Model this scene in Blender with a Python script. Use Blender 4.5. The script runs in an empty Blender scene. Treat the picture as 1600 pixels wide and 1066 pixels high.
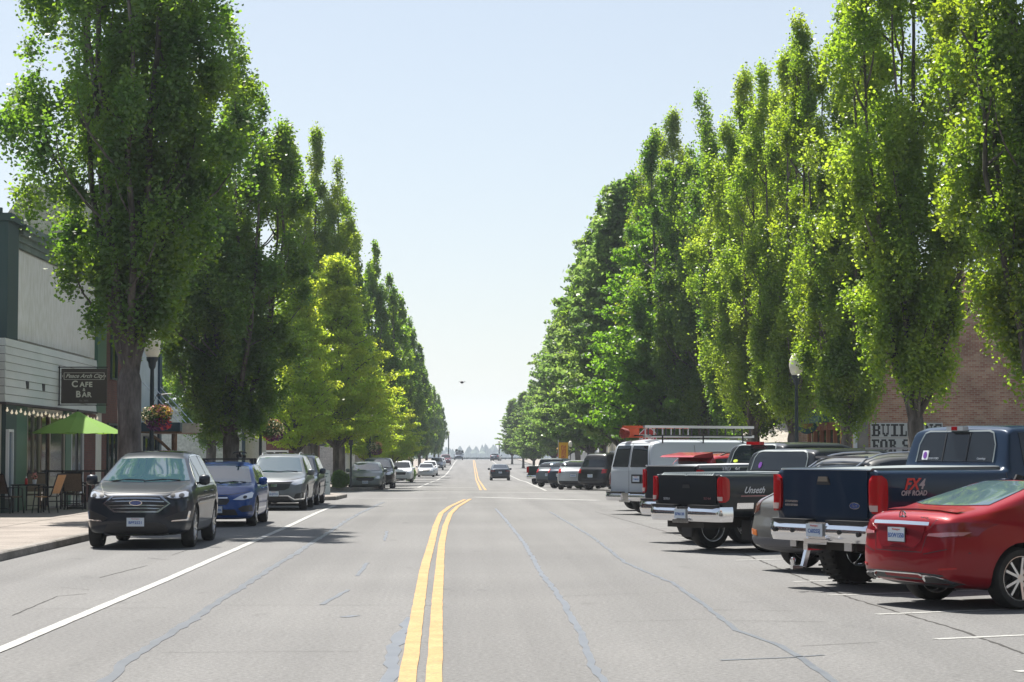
import bpy, math, random
import numpy as np
from mathutils import Vector, Matrix, Euler
from mathutils.bvhtree import BVHTree
from mathutils.geometry import delaunay_2d_cdt
R = math.radians
sc = bpy.context.scene
COL = sc.collection
# ---------------------------------------------------------------- camera
CAM_H = 1.7
HAZE = 0.0002
cam_d = bpy.data.cameras.new('camera'); cam = bpy.data.objects.new('camera', cam_d); COL.objects.link(cam)
cam_d.sensor_width = 36.0; cam_d.lens = 36.0 * 3300 / 1600; cam_d.clip_end = 9000; cam_d.clip_start = 0.3
PITCH = math.atan(174 / 3300); YAW = math.atan(78 / 3300)
cam.location = (0, 0, CAM_H); cam.rotation_euler = (math.pi / 2 + PITCH, 0, -YAW)
sc.camera = cam
# ---------------------------------------------------------------- light
SUN_EL, SUN_AZ = R(62), R(-26)          # azimuth from +Y, negative = to the left
w = bpy.data.worlds.new('World'); sc.world = w; w.use_nodes = True
nt = w.node_tree
bg = nt.nodes['Background']; sky = nt.nodes.new('ShaderNodeTexSky')
sky.sky_type = 'NISHITA'; sky.sun_disc = False; sky.sun_elevation = SUN_EL; sky.sun_rotation = SUN_AZ
sky.air_density = 1.0; sky.dust_density = 1.0; sky.ozone_density = 2.5; sky.altitude = 0
hsv = nt.nodes.new('ShaderNodeHueSaturation'); hsv.inputs['Saturation'].default_value = 0.85; gam = nt.nodes.new('ShaderNodeGamma'); gam.inputs[1].default_value = 0.6
nt.links.new(sky.outputs[0], hsv.inputs['Color']); nt.links.new(hsv.outputs[0], gam.inputs[0]); nt.links.new(gam.outputs[0], bg.inputs[0]); bg.inputs[1].default_value = 0.138
sun_d = bpy.data.lights.new('sun', 'SUN'); sun = bpy.data.objects.new('sun', sun_d); COL.objects.link(sun)
sun_d.energy = 5.0; sun_d.angle = R(0.53); sun_d.color = (1.0, 0.955, 0.88)
sd = Vector((math.sin(SUN_AZ) * math.cos(SUN_EL), math.cos(SUN_AZ) * math.cos(SUN_EL), math.sin(SUN_EL)))
sun.rotation_euler = sd.to_track_quat('Z', 'Y').to_euler(); sun.location = (-20, 30, 60)
sc.view_settings.view_transform = 'Standard'; sc.view_settings.look = 'None'
sc.view_settings.exposure = 1.05; sc.view_settings.gamma = 1.0; sc.view_settings.use_curve_mapping = False
sc.cycles.max_bounces = 8; sc.cycles.diffuse_bounces = 3; sc.cycles.glossy_bounces = 4
sc.cycles.transmission_bounces = 6; sc.cycles.transparent_max_bounces = 8; sc.cycles.volume_bounces = 1
sc.cycles.caustics_reflective = False; sc.cycles.caustics_refractive = False
sc.cycles.sample_clamp_indirect = 6.0
try:
    sc.cycles.use_denoising = True; sc.cycles.denoiser = 'OPENIMAGEDENOISE'
except Exception: pass
# ---------------------------------------------------------------- helpers
rng = random.Random(7)
def zr(y):                                # height of the road surface
    return float(np.interp(y, [-120, 60, 85, 105, 125, 190, 235, 388, 450, 480, 700, 3500],
                           [0, 0, -0.10, -0.17, -0.33, -0.80, -0.90, -0.06, 0.18, 0.1, -14, -16]))
def sx(y):                                # sideways drift of the far road
    return float(np.interp(y, [86, 118, 190, 388, 460], [0, 0.95, 1.35, 2.1, 2.35]))
camM = cam.rotation_euler.to_matrix()
def ray(px, py): return camM @ Vector((px - 800, 533 - py, -3300))
def P(px, py):                            # where a ray of the photograph meets the road
    d = ray(px, py); t0, t1 = 5 / d.y, 470 / d.y
    f = lambda t: CAM_H + d.z * t - zr(d.y * t)
    for _ in range(60):
        tm = (t0 + t1) / 2
        if f(tm) > 0: t0 = tm
        else: t1 = tm
    return (d.x * t0, d.y * t0)
def Q(px, py, y):
    d = ray(px, py); t = y / d.y
    return Vector((d.x * t, y, CAM_H + d.z * t))

def tag(o, label=None, cat=None, group=None, kind=None):
    if label: o['label'] = label
    if cat: o['category'] = cat
    if group: o['group'] = group
    if kind: o['kind'] = kind
    return o
def link(o, parent=None):
    COL.objects.link(o)
    if parent is not None: o.parent = parent
    return o
def empty(name, loc=(0, 0, 0), rz=0, parent=None):
    o = bpy.data.objects.new(name, None); o.empty_display_size = 0.2
    o.location = loc; o.rotation_euler = (0, 0, rz)
    return link(o, parent)
def kids(o, idx={}):
    return [c for c in bpy.data.objects if c.parent == o]
def copy_tree(o, parent=None, top=True, label=None, loc=None, rz=None):
    c = o.copy(); link(c, None); c.parent = parent
    if top:
        if label: c['label'] = label
        if loc is not None: c.location = loc
        if rz is not None: c.rotation_euler = (0, 0, rz)
    for k in list(o.children): copy_tree(k, c, False)
    return c
def mesh_obj(name, V, F, mats, parent=None, mi=None, smooth=False, angle=35, loc=None):
    me = bpy.data.meshes.new(name)
    me.from_pydata([tuple(v) for v in V], [], F)
    for m in (mats if isinstance(mats, (list, tuple)) else [mats]): me.materials.append(m)
    if mi is not None: me.polygons.foreach_set('material_index', mi)
    if smooth:
        me.polygons.foreach_set('use_smooth', [True] * len(me.polygons))
        me.set_sharp_from_angle(angle=R(angle))
    me.update()
    o = bpy.data.objects.new(name, me)
    if loc is not None: o.location = loc
    return link(o, parent)
class MB:
    def __init__(s): s.v = []; s.f = []; s.m = []; s.cm = 0
    def mat(s, i): s.cm = i; return s
    def add(s, V, F):
        n = len(s.v); s.v += [tuple(v) for v in V]; s.f += [[i + n for i in f] for f in F]; s.m += [s.cm] * len(F); return s
    def box(s, x0, x1, y0, y1, z0, z1, rz=0, about=None):
        V = [(x, y, z) for z in (z0, z1) for y in (y0, y1) for x in (x0, x1)]
        if rz:
            cx, cy = about or ((x0 + x1) / 2, (y0 + y1) / 2); c, q = math.cos(rz), math.sin(rz)
            V = [(cx + (x - cx) * c - (y - cy) * q, cy + (x - cx) * q + (y - cy) * c, z) for x, y, z in V]
        return s.add(V, [(0, 2, 3, 1), (4, 5, 7, 6), (0, 1, 5, 4), (2, 6, 7, 3), (0, 4, 6, 2), (1, 3, 7, 5)])
    def bar(s, a, b, wd, h=None):         # box between two points
        a, b = Vector(a), Vector(b); h = h or wd
        d = (b - a).normalized(); up = Vector((0, 0, 1)) if abs(d.z) < 0.95 else Vector((0, 1, 0))
        q = d.cross(up).normalized(); u = q.cross(d)
        V = [p + q * i * wd / 2 + u * j * h / 2 for p in (a, b) for i, j in ((-1, -1), (1, -1), (1, 1), (-1, 1))]
        return s.add(V, [(0, 1, 2, 3), (7, 6, 5, 4), (0, 4, 5, 1), (1, 5, 6, 2), (2, 6, 7, 3), (3, 7, 4, 0)])
    def tube(s, pts, rad, n=8, cap=True, flute=0):
        pts = [Vector(p) for p in pts]; rad = rad if isinstance(rad, (list, tuple, np.ndarray)) else [rad] * len(pts)
        V = []; u = None
        for i, p in enumerate(pts):
            d = (pts[min(i + 1, len(pts) - 1)] - pts[max(i - 1, 0)]).normalized()
            if u is None: u = d.cross(Vector((0.13, 1, 0.21))).normalized()
            u = (u - d * u.dot(d)).normalized(); b = d.cross(u)
            for k in range(n):
                a = 2 * math.pi * k / n; fl = 1 + flute * (math.sin(3 * a + p.z * .8) + .6 * math.sin(5 * a - p.z * 1.7 + 1) + .4 * math.sin(9 * a + p.z * 3)) if flute else 1; V.append(p + (u * math.cos(a) + b * math.sin(a)) * rad[i] * fl)
        F = [(i * n + k, i * n + (k + 1) % n, (i + 1) * n + (k + 1) % n, (i + 1) * n + k) for i in range(len(pts) - 1) for k in range(n)]
        if cap: F += [list(range(n))[::-1], [(len(pts) - 1) * n + k for k in range(n)]]
        return s.add(V, F)
    def lathe(s, prof, c=(0, 0, 0), axis='z', n=24, closed=False):
        V = []
        for r, h in prof:
            for k in range(n):
                a = 2 * math.pi * k / n; p = (r * math.cos(a), r * math.sin(a), h)
                if axis == 'x': p = (p[2], p[0], p[1])
                if axis == 'y': p = (p[0], p[2], p[1])
                V.append((p[0] + c[0], p[1] + c[1], p[2] + c[2]))
        m = len(prof); F = [(i * n + k, i * n + (k + 1) % n, (i + 1) % m * n + (k + 1) % n, (i + 1) % m * n + k) for i in range(m if closed else m - 1) for k in range(n)]
        return s.add(V, F)
    def prism(s, poly, a, b, axis='y'):   # polygon in the two other axes, extruded from a to b
        n = len(poly)
        def mk(u, v, t): return {'y': (u, t, v), 'x': (t, u, v), 'z': (u, v, t)}[axis]
        V = [mk(u, v, a) for u, v in poly] + [mk(u, v, b) for u, v in poly]
        return s.add(V, [list(range(n)), list(range(n, 2 * n))[::-1]] + [(i, (i + 1) % n, n + (i + 1) % n, n + i) for i in range(n)])
    def build(s, name, mats, parent=None, smooth=False, angle=35, loc=None):
        return mesh_obj(name, s.v, s.f, mats, parent, s.m, smooth, angle, loc)

# ---------------------------------------------------------------- materials
MATS = {}
def pbr(name, col, rough=0.6, metal=0.0, coat=0.0, spec=None, ior=None, emit=None):
    if name in MATS: return MATS[name]
    m = bpy.data.materials.new(name); m.use_nodes = True; b = m.node_tree.nodes['Principled BSDF']
    b.inputs['Base Color'].default_value = (*col, 1); b.inputs['Roughness'].default_value = rough
    b.inputs['Metallic'].default_value = metal; b.inputs['Coat Weight'].default_value = coat; b.inputs['Coat Roughness'].default_value = 0.04
    if ior: b.inputs['IOR'].default_value = ior
    if spec is not None: b.inputs['Specular IOR Level'].default_value = spec
    if emit: b.inputs['Emission Color'].default_value = (*emit[0], 1); b.inputs['Emission Strength'].default_value = emit[1]
    MATS[name] = m; return m
def noisy(name, c1, c2, scale=3.0, rough=0.8, bump=0.0, detail=6, fine=0, metal=0, stretch=(1, 1, 1), bscale=None):
    """two colours mixed by noise in the thing's own space, with optional bump"""
    if name in MATS: return MATS[name]
    m = pbr(name, c1, rough, metal); n = m.node_tree.nodes; l = m.node_tree.links; b = n['Principled BSDF']
    tc = n.new('ShaderNodeTexCoord'); mp = n.new('ShaderNodeMapping'); mp.inputs['Scale'].default_value = stretch
    l.new(tc.outputs['Object'], mp.inputs[0])
    t = n.new('ShaderNodeTexNoise'); t.inputs['Scale'].default_value = scale; t.inputs['Detail'].default_value = detail; l.new(mp.outputs[0], t.inputs[0])
    r = n.new('ShaderNodeValToRGB'); r.color_ramp.elements[0].position = 0.35; r.color_ramp.elements[1].position = 0.65
    r.color_ramp.elements[0].color = (*c1, 1); r.color_ramp.elements[1].color = (*c2, 1)
    l.new(t.outputs['Fac'], r.inputs[0]); out = r.outputs[0]
    if fine:
        t2 = n.new('ShaderNodeTexNoise'); t2.inputs['Scale'].default_value = fine; t2.inputs['Detail'].default_value = 2; l.new(mp.outputs[0], t2.inputs[0])
        mx = n.new('ShaderNodeMix'); mx.data_type = 'RGBA'; mx.blend_type = 'OVERLAY'; mx.inputs[0].default_value = 0.55
        l.new(out, mx.inputs[6]); l.new(t2.outputs['Fac'], mx.inputs[7]); out = mx.outputs[2]
    l.new(out, b.inputs['Base Color'])
    if bump:
        t3 = n.new('ShaderNodeTexNoise'); t3.inputs['Scale'].default_value = bscale or scale * 6; t3.inputs['Detail'].default_value = 4; l.new(mp.outputs[0], t3.inputs[0])
        bp = n.new('ShaderNodeBump'); bp.inputs['Strength'].default_value = bump; bp.inputs['Distance'].default_value = 0.02
        l.new(t3.outputs['Fac'], bp.inputs['Height']); l.new(bp.outputs[0], b.inputs['Normal'])
    return m
def brick(name, c1, c2, mortar, bw=0.21, bh=0.075):
    if name in MATS: return MATS[name]
    m = pbr(name, c1, 0.85); n = m.node_tree.nodes; l = m.node_tree.links; b = n['Principled BSDF']
    tc = n.new('ShaderNodeTexCoord'); sp = n.new('ShaderNodeSeparateXYZ'); l.new(tc.outputs['Object'], sp.inputs[0])
    ad = n.new('ShaderNodeMath'); ad.operation = 'ADD'; l.new(sp.outputs[0], ad.inputs[0]); l.new(sp.outputs[1], ad.inputs[1])
    cb = n.new('ShaderNodeCombineXYZ'); l.new(ad.outputs[0], cb.inputs[0]); l.new(sp.outputs[2], cb.inputs[1])
    t = n.new('ShaderNodeTexBrick'); l.new(cb.outputs[0], t.inputs[0]); t.inputs['Scale'].default_value = 1.0
    t.inputs['Brick Width'].default_value = bw; t.inputs['Row Height'].default_value = bh; t.inputs['Mortar Size'].default_value = 0.008
    t.inputs['Color1'].default_value = (*c1, 1); t.inputs['Color2'].default_value = (*c2, 1); t.inputs['Mortar'].default_value = (*mortar, 1); t.inputs['Bias'].default_value = -0.1
    nz = n.new('ShaderNodeTexNoise'); nz.inputs['Scale'].default_value = 0.8; nz.inputs['Detail'].default_value = 5; l.new(cb.outputs[0], nz.inputs[0])
    mx = n.new('ShaderNodeMix'); mx.data_type = 'RGBA'; mx.blend_type = 'OVERLAY'; mx.inputs[0].default_value = 0.8
    l.new(t.outputs['Color'], mx.inputs[6]); l.new(nz.outputs['Fac'], mx.inputs[7]); l.new(mx.outputs[2], b.inputs['Base Color'])
    return m
def leafmat(name, c, t, young=None, under=None):
    """leaves: diffuse + translucent, each leaf a slightly different green, paler undersides"""
    m = bpy.data.materials.new(name); m.use_nodes = True; n = m.node_tree.nodes; l = m.node_tree.links
    for x in list(n):
        if x.type != 'OUTPUT_MATERIAL': n.remove(x)
    out = [x for x in n if x.type == 'OUTPUT_MATERIAL'][0]
    g = n.new('ShaderNodeNewGeometry'); oi = n.new('ShaderNodeObjectInfo')
    hs = n.new('ShaderNodeHueSaturation'); hs.inputs['Color'].default_value = (*c, 1)
    mr = n.new('ShaderNodeMapRange'); mr.inputs['To Min'].default_value = 0.55; mr.inputs['To Max'].default_value = 1.5; l.new(g.outputs['Random Per Island'], mr.inputs[0]); l.new(mr.outputs[0], hs.inputs['Value'])
    mh = n.new('ShaderNodeMapRange'); mh.inputs['To Min'].default_value = 0.485; mh.inputs['To Max'].default_value = 0.515; l.new(oi.outputs['Random'], mh.inputs[0]); l.new(mh.outputs[0], hs.inputs['Hue'])
    mu = n.new('ShaderNodeMix'); mu.data_type = 'RGBA'; l.new(hs.outputs[0], mu.inputs[6])
    mu.inputs[7].default_value = (*(under or [min(1, x * 1.8 + 0.03) for x in c]), 1); l.new(g.outputs['Backfacing'], mu.inputs[0])
    d = n.new('ShaderNodeBsdfPrincipled'); d.inputs['Roughness'].default_value = 0.42; d.inputs['Specular IOR Level'].default_value = 0.5; l.new(mu.outputs[2], d.inputs['Base Color'])
    # translucency: some twigs carry younger, yellower leaves
    tc = n.new('ShaderNodeTexCoord'); nz = n.new('ShaderNodeTexNoise'); nz.inputs['Scale'].default_value = 0.55; nz.inputs['Detail'].default_value = 3; l.new(tc.outputs['Object'], nz.inputs[0])
    rp = n.new('ShaderNodeMapRange'); rp.inputs['From Min'].default_value = 0.42; rp.inputs['From Max'].default_value = 0.62; l.new(nz.outputs['Fac'], rp.inputs[0])
    ty = n.new('ShaderNodeMix'); ty.data_type = 'RGBA'; ty.inputs[6].default_value = (*t, 1); ty.inputs[7].default_value = (*(young or t), 1); l.new(rp.outputs[0], ty.inputs[0])
    tr = n.new('ShaderNodeBsdfTranslucent'); l.new(ty.outputs[2], tr.inputs[0])
    mx = n.new('ShaderNodeMixShader'); mx.inputs[0].default_value = 0.5; l.new(d.outputs[0], mx.inputs[1]); l.new(tr.outputs[0], mx.inputs[2]); l.new(mx.outputs[0], out.inputs[0])
    MATS[name] = m; return m

asphalt = noisy('asphalt', (0.118, 0.1165, 0.115), (0.141, 0.139, 0.136), scale=0.16, rough=0.88, bump=0.6, fine=22, bscale=40)
def tracks(m):
    """long polished and oily bands along the lanes, and small dark drips"""
    n = m.node_tree.nodes; l = m.node_tree.links; b = n['Principled BSDF']; src = b.inputs['Base Color'].links[0].from_socket; tc = n.new('ShaderNodeTexCoord')
    for scl, sc_, lo, hi, v0, v1 in (((1, .018, 1), 1.1, .35, .65, .88, 1.07), ((1, .35, 1), 1.7, .66, .74, 1.0, .80), ((1, 1, 1), 38, .30, .70, .86, 1.14)):
        mp = n.new('ShaderNodeMapping'); mp.inputs['Scale'].default_value = scl; l.new(tc.outputs['Object'], mp.inputs[0])
        t = n.new('ShaderNodeTexNoise'); t.inputs['Scale'].default_value = sc_; t.inputs['Detail'].default_value = 3; l.new(mp.outputs[0], t.inputs[0])
        r = n.new('ShaderNodeMapRange'); r.inputs['From Min'].default_value = lo; r.inputs['From Max'].default_value = hi; r.inputs['To Min'].default_value = v0; r.inputs['To Max'].default_value = v1; l.new(t.outputs['Fac'], r.inputs[0])
        mx = n.new('ShaderNodeVectorMath'); mx.operation = 'SCALE'; l.new(src, mx.inputs[0]); l.new(r.outputs[0], mx.inputs['Scale']); src = mx.outputs[0]
    l.new(src, b.inputs['Base Color'])
tracks(asphalt)
def worn(m, cut=0.44, sc=9):
    """road paint worn through to the asphalt in specks, and dulled along the tyre tracks"""
    n = m.node_tree.nodes; l = m.node_tree.links; b = n['Principled BSDF']; src = b.inputs['Base Color'].links[0].from_socket
    tc = n.new('ShaderNodeTexCoord'); t = n.new('ShaderNodeTexNoise'); t.inputs['Scale'].default_value = sc; t.inputs['Detail'].default_value = 8; t.inputs['Roughness'].default_value = .7; l.new(tc.outputs['Object'], t.inputs[0])
    r = n.new('ShaderNodeMapRange'); r.inputs['From Min'].default_value = cut - .02; r.inputs['From Max'].default_value = cut - .08; l.new(t.outputs['Fac'], r.inputs[0])
    mx = n.new('ShaderNodeMix'); mx.data_type = 'RGBA'; l.new(r.outputs[0], mx.inputs[0]); l.new(src, mx.inputs[6]); mx.inputs[7].default_value = (.12, .11, .105, 1); l.new(mx.outputs[2], b.inputs['Base Color'])
tar = noisy('tar_sealer', (0.092, 0.102, 0.120), (0.118, 0.128, 0.146), scale=3, rough=0.42)
crackm = pbr('crack', (0.035, 0.033, 0.03), 0.95)
concrete = noisy('concrete', (0.18, 0.155, 0.135), (0.245, 0.213, 0.186), scale=0.9, rough=0.85, bump=0.15, fine=30)
kerbm = noisy('kerb_stone', (0.13, 0.12, 0.105), (0.24, 0.22, 0.2), scale=1.6, rough=0.9, bump=0.3, fine=20)
white_paint = noisy('road_white', (0.26, 0.26, 0.25), (0.36, 0.36, 0.345), scale=5, rough=0.7, fine=40); worn(white_paint)
yellow_paint = noisy('road_yellow', (0.31, 0.18, 0.055), (0.39, 0.235, 0.085), scale=2.5, rough=0.7, fine=40); worn(yellow_paint, .42, 12)
soil = noisy('soil', (0.09, 0.10, 0.04), (0.2, 0.18, 0.12), scale=0.3, rough=0.95, fine=8)
black = pbr('black_plastic', (0.018, 0.018, 0.02), 0.5)
blackm = pbr('black_metal', (0.012, 0.013, 0.016), 0.35, 0.4)
rubber = noisy('rubber', (0.018, 0.018, 0.018), (0.032, 0.031, 0.03), scale=8, rough=0.85, bump=0.3)
chrome = pbr('chrome', (0.78, 0.78, 0.80), 0.12, 1.0)
alloy = pbr('alloy', (0.62, 0.63, 0.65), 0.28, 1.0)
darkalloy = pbr('dark_alloy', (0.10, 0.10, 0.11), 0.35, 0.8)
glass = pbr('car_glass', (0.010, 0.014, 0.018), 0.03, 0, 0, spec=0.5, ior=1.5)
wglass = pbr('windscreen_glass', (0.035, 0.075, 0.10), 0.03, 0, 0.0, spec=0.5, ior=2.3)
redlens = pbr('red_lens', (0.40, 0.002, 0.005), 0.15, 0, .25)
clearlens = pbr('clear_lens', (0.55, 0.57, 0.6), 0.12, 0.5, 1.0)
amber = pbr('amber_lens', (0.7, 0.18, 0.02), 0.2, 0, 1.0)
whitep = pbr('white_paint', (0.75, 0.76, 0.77), 0.35)
plate_m = pbr('plate_white', (0.62, 0.68, 0.74), 0.4)
plate_blue = pbr('plate_blue', (0.04, 0.12, 0.38), 0.5)
plate_red = pbr('plate_red', (0.5, 0.08, 0.06), 0.5)
bark = noisy('bark', (0.06, 0.052, 0.045), (0.17, 0.15, 0.135), scale=5, rough=0.95, bump=1.0, fine=25, stretch=(1, 1, 0.25), bscale=12)

def text_mesh(s, size, depth=0.002, shear=0.0, bold=0.0, spacing=1.0, align='CENTER'):
    cu = bpy.data.curves.new('t', 'FONT'); cu.body = s; cu.size = size; cu.extrude = depth; cu.shear = shear; cu.offset = bold
    cu.space_character = spacing; cu.align_x = align; cu.align_y = 'CENTER'; cu.resolution_u = 4
    o = bpy.data.objects.new('t', cu); COL.objects.link(o)
    dg = bpy.context.evaluated_depsgraph_get(); me = bpy.data.meshes.new_from_object(o.evaluated_get(dg))
    V = [v.co.copy() for v in me.vertices]; F = [list(p.vertices) for p in me.polygons]
    bpy.data.objects.remove(o); bpy.data.curves.remove(cu); bpy.data.meshes.remove(me)
    return V, F
def text_obj(name, s, size, m, M, parent=None, **k):
    V, F = text_mesh(s, size, **k)
    return mesh_obj(name, [M @ v for v in V], F, m, parent)
def text_add(mb, s, size, M, **k):
    V, F = text_mesh(s, size, **k); mb.add([M @ v for v in V], F)
def frame(origin, right, up):             # maps text space (x right, y up, z out)
    r = Vector(right).normalized(); u = Vector(up).normalized(); n = r.cross(u)
    M = Matrix(((r.x, u.x, n.x, origin[0]), (r.y, u.y, n.y, origin[1]), (r.z, u.z, n.z, origin[2]), (0, 0, 0, 1)))
    return M
# ---------------------------------------------------------------- the setting
def sheet(name, xs, ys, m, zoff, kind='structure', drift=False):
    V = []; F = []
    for y in ys:
        for x in xs: V.append((x + (sx(y) if drift else 0), y, zr(y) + zoff))
    n = len(xs)
    for j in range(len(ys) - 1):
        for i in range(n - 1): F.append((j * n + i, j * n + i + 1, (j + 1) * n + i + 1, (j + 1) * n + i))
    return tag(mesh_obj(name, V, F, m), kind=kind)
YS = [-100, -30, 0, 20, 40, 60, 70, 85, 95, 105, 115, 125, 150, 190, 210, 235, 280, 330, 388, 420, 450, 465, 480, 550, 700, 1200, 3150]
sheet('ground', [-1400, -300, -60, -20, 0, 20, 60, 300, 1400], YS, soil, -0.06)
road_edge_l = lambda y: -7.2; road_edge_r = lambda y: 11.0
def road_sheet():
    V = []; F = []; ys = [y for y in YS if y <= 480]
    for y in ys:
        x0, x1 = (-7.3, 11.1) if y <= 86 else (-7.2 + sx(y), 10.4 + sx(y))
        for k in range(9): V.append((x0 + (x1 - x0) * k / 8, y, zr(y)))
    for j in range(len(ys) - 1):
        for i in range(8): F.append((j * 9 + i, j * 9 + i + 1, (j + 1) * 9 + i + 1, (j + 1) * 9 + i))
    return tag(mesh_obj('road', V, F, asphalt), kind='structure')
road_sheet()
# the cross street
CS0, CS1 = 88.5, 101.0
sheet('cross_street', [-90, -40, -7.25], [CS0 - 0.6, 93, 98, CS1 + 0.6], asphalt, -0.004)
sheet('cross_street', [11.05, 40, 90], [CS0 - 0.6, 93, 98, CS1 + 0.6], asphalt, -0.004)
sheet('parking_lot', [14.6, 30, 60], [20, 40, 60, 78.8], asphalt, 0.10)
def walk(name, line, outer, m=concrete, h=0.14, kw=0.16):
    """pavement with a real kerb: line = kerb points (x,y), outer = x of the far side per point"""
    V = []; F = []; K = []; KF = []
    for i, ((x, y), xo) in enumerate(zip(line, outer)):
        s = 1 if xo > x else -1; z = zr(y)
        V += [(x + s * kw, y, z + h), (xo, y, z + h)]
        K += [(x, y, z - 0.1), (x, y, z + h - 0.02), (x + s * 0.02, y, z + h + 0.002), (x + s * kw, y, z + h + 0.002), (x + s * kw, y, z - .1)]
        if i: F.append((2 * i - 2, 2 * i - 1, 2 * i + 1, 2 * i)); KF += [(5 * i - 5 + k, 5 * i - 4 + k, 5 * i + 1 + k, 5 * i + k) for k in range(4)]
    tag(mesh_obj(name, V, F, m), kind='structure')
    n = len(line) - 1
    KF += [(0, 1, 2, 3, 4), tuple(5 * n + k for k in (4, 3, 2, 1, 0))]
    tag(mesh_obj('kerb', K, KF, kerbm), kind='structure')
walk('pavement', [(-7.2, -60), (-7.2, 10), (-7.2, 40), (-7.2, 60), (-7.2, 72), (-7.0, 75), (-5.4, 77.5), (-4.7, 79), (-4.6, 85), (-5.2, 87.2), (-6.6, 88.4), (-9, 88.6)], [-14] * 12)
walk('pavement', [(11, -60), (11, 10), (11, 40), (11, 60), (11, 74), (10.6, 76), (8.2, 78), (7.5, 79.5), (7.5, 86), (8.2, 87.6), (10.5, 88.5), (12, 88.6)], [15.2] * 12)
ysf = [101.2, 103, 110, 120, 130, 150, 170, 190, 220, 260, 320, 388, 440, 470]
walk('pavement', [((-9, 101.1))] + [(-6.6 + sx(y) if y > 112 else -5.0 + sx(y), y) for y in ysf[1:]], [-15] * len(ysf))
walk('pavement', [((12, 101.1))] + [((9.2 if y > 104 else 8.0) + sx(y), y) for y in ysf[1:]], [17] * len(ysf))
# painted lines and sealed cracks
def ribbon(name, pts, wd, m, z=0.004, jit=0.0, step=0.5, seed=1, kind='structure'):
    q = random.Random(seed); out = []
    for (a, b) in zip(pts, pts[1:]):
        a, b = Vector(a), Vector(b); n = max(1, int((b - a).length / step))
        for k in range(n): out.append(a.lerp(b, k / n))
    out.append(Vector(pts[-1])); V = []; F = []
    for i, p in enumerate(out):
        d = (out[min(i + 1, len(out) - 1)] - out[max(i - 1, 0)]).normalized(); nrm = Vector((d.y, -d.x))
        w1 = wd / 2 * (1 + jit * q.uniform(-1, 1)); w2 = wd / 2 * (1 + jit * q.uniform(-1, 1)); c = p + nrm * wd * jit * 0.8 * q.uniform(-1, 1)
        for s, ww in ((-1, w1), (1, w2)): V.append((c.x + nrm.x * s * ww, c.y + nrm.y * s * ww, zr(c.y) + z))
        if i: F.append((2 * i - 2, 2 * i - 1, 2 * i + 1, 2 * i))
    return tag(mesh_obj(name, V, F, m), kind=kind)
def PP(*a): return [P(x, y) for x, y in a]
ribbon('lane_line', [(-4.02, 12)] + PP((0, 1016), (263, 905), (450, 823), (524, 790)), 0.13, white_paint, jit=0.04, z=.008)
yl = PP((636, 1066), (646, 1000), (655, 940), (663, 890), (674, 850), (681, 822), (689, 803), (703, 792), (726, 781))
yr_ = PP((678, 1066), (681, 1000), (683, 940), (687, 890), (690, 850), (696, 822), (704, 803), (715, 792), (735, 780))
yl = [(yl[0][0] + 0.02, 11)] + yl; yr_ = [(yr_[0][0] + 0.02, 11)] + yr_
ribbon('centre_line', yl, 0.135, yellow_paint, jit=0.03, z=.010); ribbon('centre_line', yr_, 0.125, yellow_paint, jit=0.03, z=.010)
# far block
far_y = [(755, 766), (750, 757), (746, 750), (744, 740), (742, 730), (741, 722), (740, 719)]
for off in (-0.12, 0.12): ribbon('centre_line', [(x + off, y) for x, y in PP(*far_y)], 0.12, yellow_paint, step=4)
ribbon('lane_line', PP((653, 762), (675, 753), (701, 737), (711, 722), (714, 719)), 0.14, white_paint, step=4)
ribbon('lane_line', PP((853, 767), (822, 753), (790, 737), (771, 722), (767, 719)), 0.14, white_paint, step=4)
ribbon('stop_line', PP((742, 777), (935, 782)), 0.5, white_paint, jit=0.06)
ribbon('crossing_line', PP((560, 779), (700, 778.5)), 0.25, white_paint, jit=0.1)
ribbon('crossing_line', PP((645, 768), (960, 771)), 0.3, white_paint, jit=0.1)
ribbon('stop_line', PP((620, 762), (745, 762)), 0.45, white_paint, jit=0.1)
for k, (x, y) in enumerate([(4.31, 19.25), (4.35, 22.2), (4.37, 25.15), (4.35, 27.8), (4.41, 30.5), (4.3, 33.3), (4.3, 36.2), (4.3, 39.1), (4.3, 42), (4.3, 44.9), (4.3, 47.8), (4.3, 50.7), (4.3, 53.6), (4.3, 56.5), (4.3, 59.4), (4.3, 62.3), (4.3, 65.2)]):
    ribbon('stall_line', [(x, y), (x + 5.6, y + 2.45)], 0.105, white_paint, jit=0.05, seed=k)
ribbon('stall_line', [(4.3, 16.4), (9.9, 18.85)], 0.105, white_paint, jit=0.05)
seal = [([(150, 1080), (200, 1035), (300, 968), (400, 905), (470, 860), (545, 812), (600, 785)], 0.10), ([(965, 1090), (930, 1040), (905, 985), (880, 935), (848, 895), (820, 850), (795, 820), (775, 795)], 0.07),
        ([(1330, 1085), (1275, 1045), (1215, 1010), (1150, 985), (1100, 945), (1050, 912), (980, 880), (925, 840), (860, 800)], 0.06),
        ([(1130, 1032), (1240, 1028), (1290, 1024)], 0.05), ([(598, 1080), (622, 1010), (640, 965)], 0.11), ([(500, 945), (545, 922)], 0.06), ([(540, 965), (560, 962)], 0.12), ([(560, 900), (575, 880)], 0.06), ([(600, 845), (605, 830)], 0.06)]
for k, (pts, wd) in enumerate(seal):
    ribbon('sealed_crack', [Vector(p) + Vector((rng.uniform(-.03, .03), 0)) for p in PP(*pts)], wd, tar, jit=0.28, step=0.3, seed=k + 20)
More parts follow.
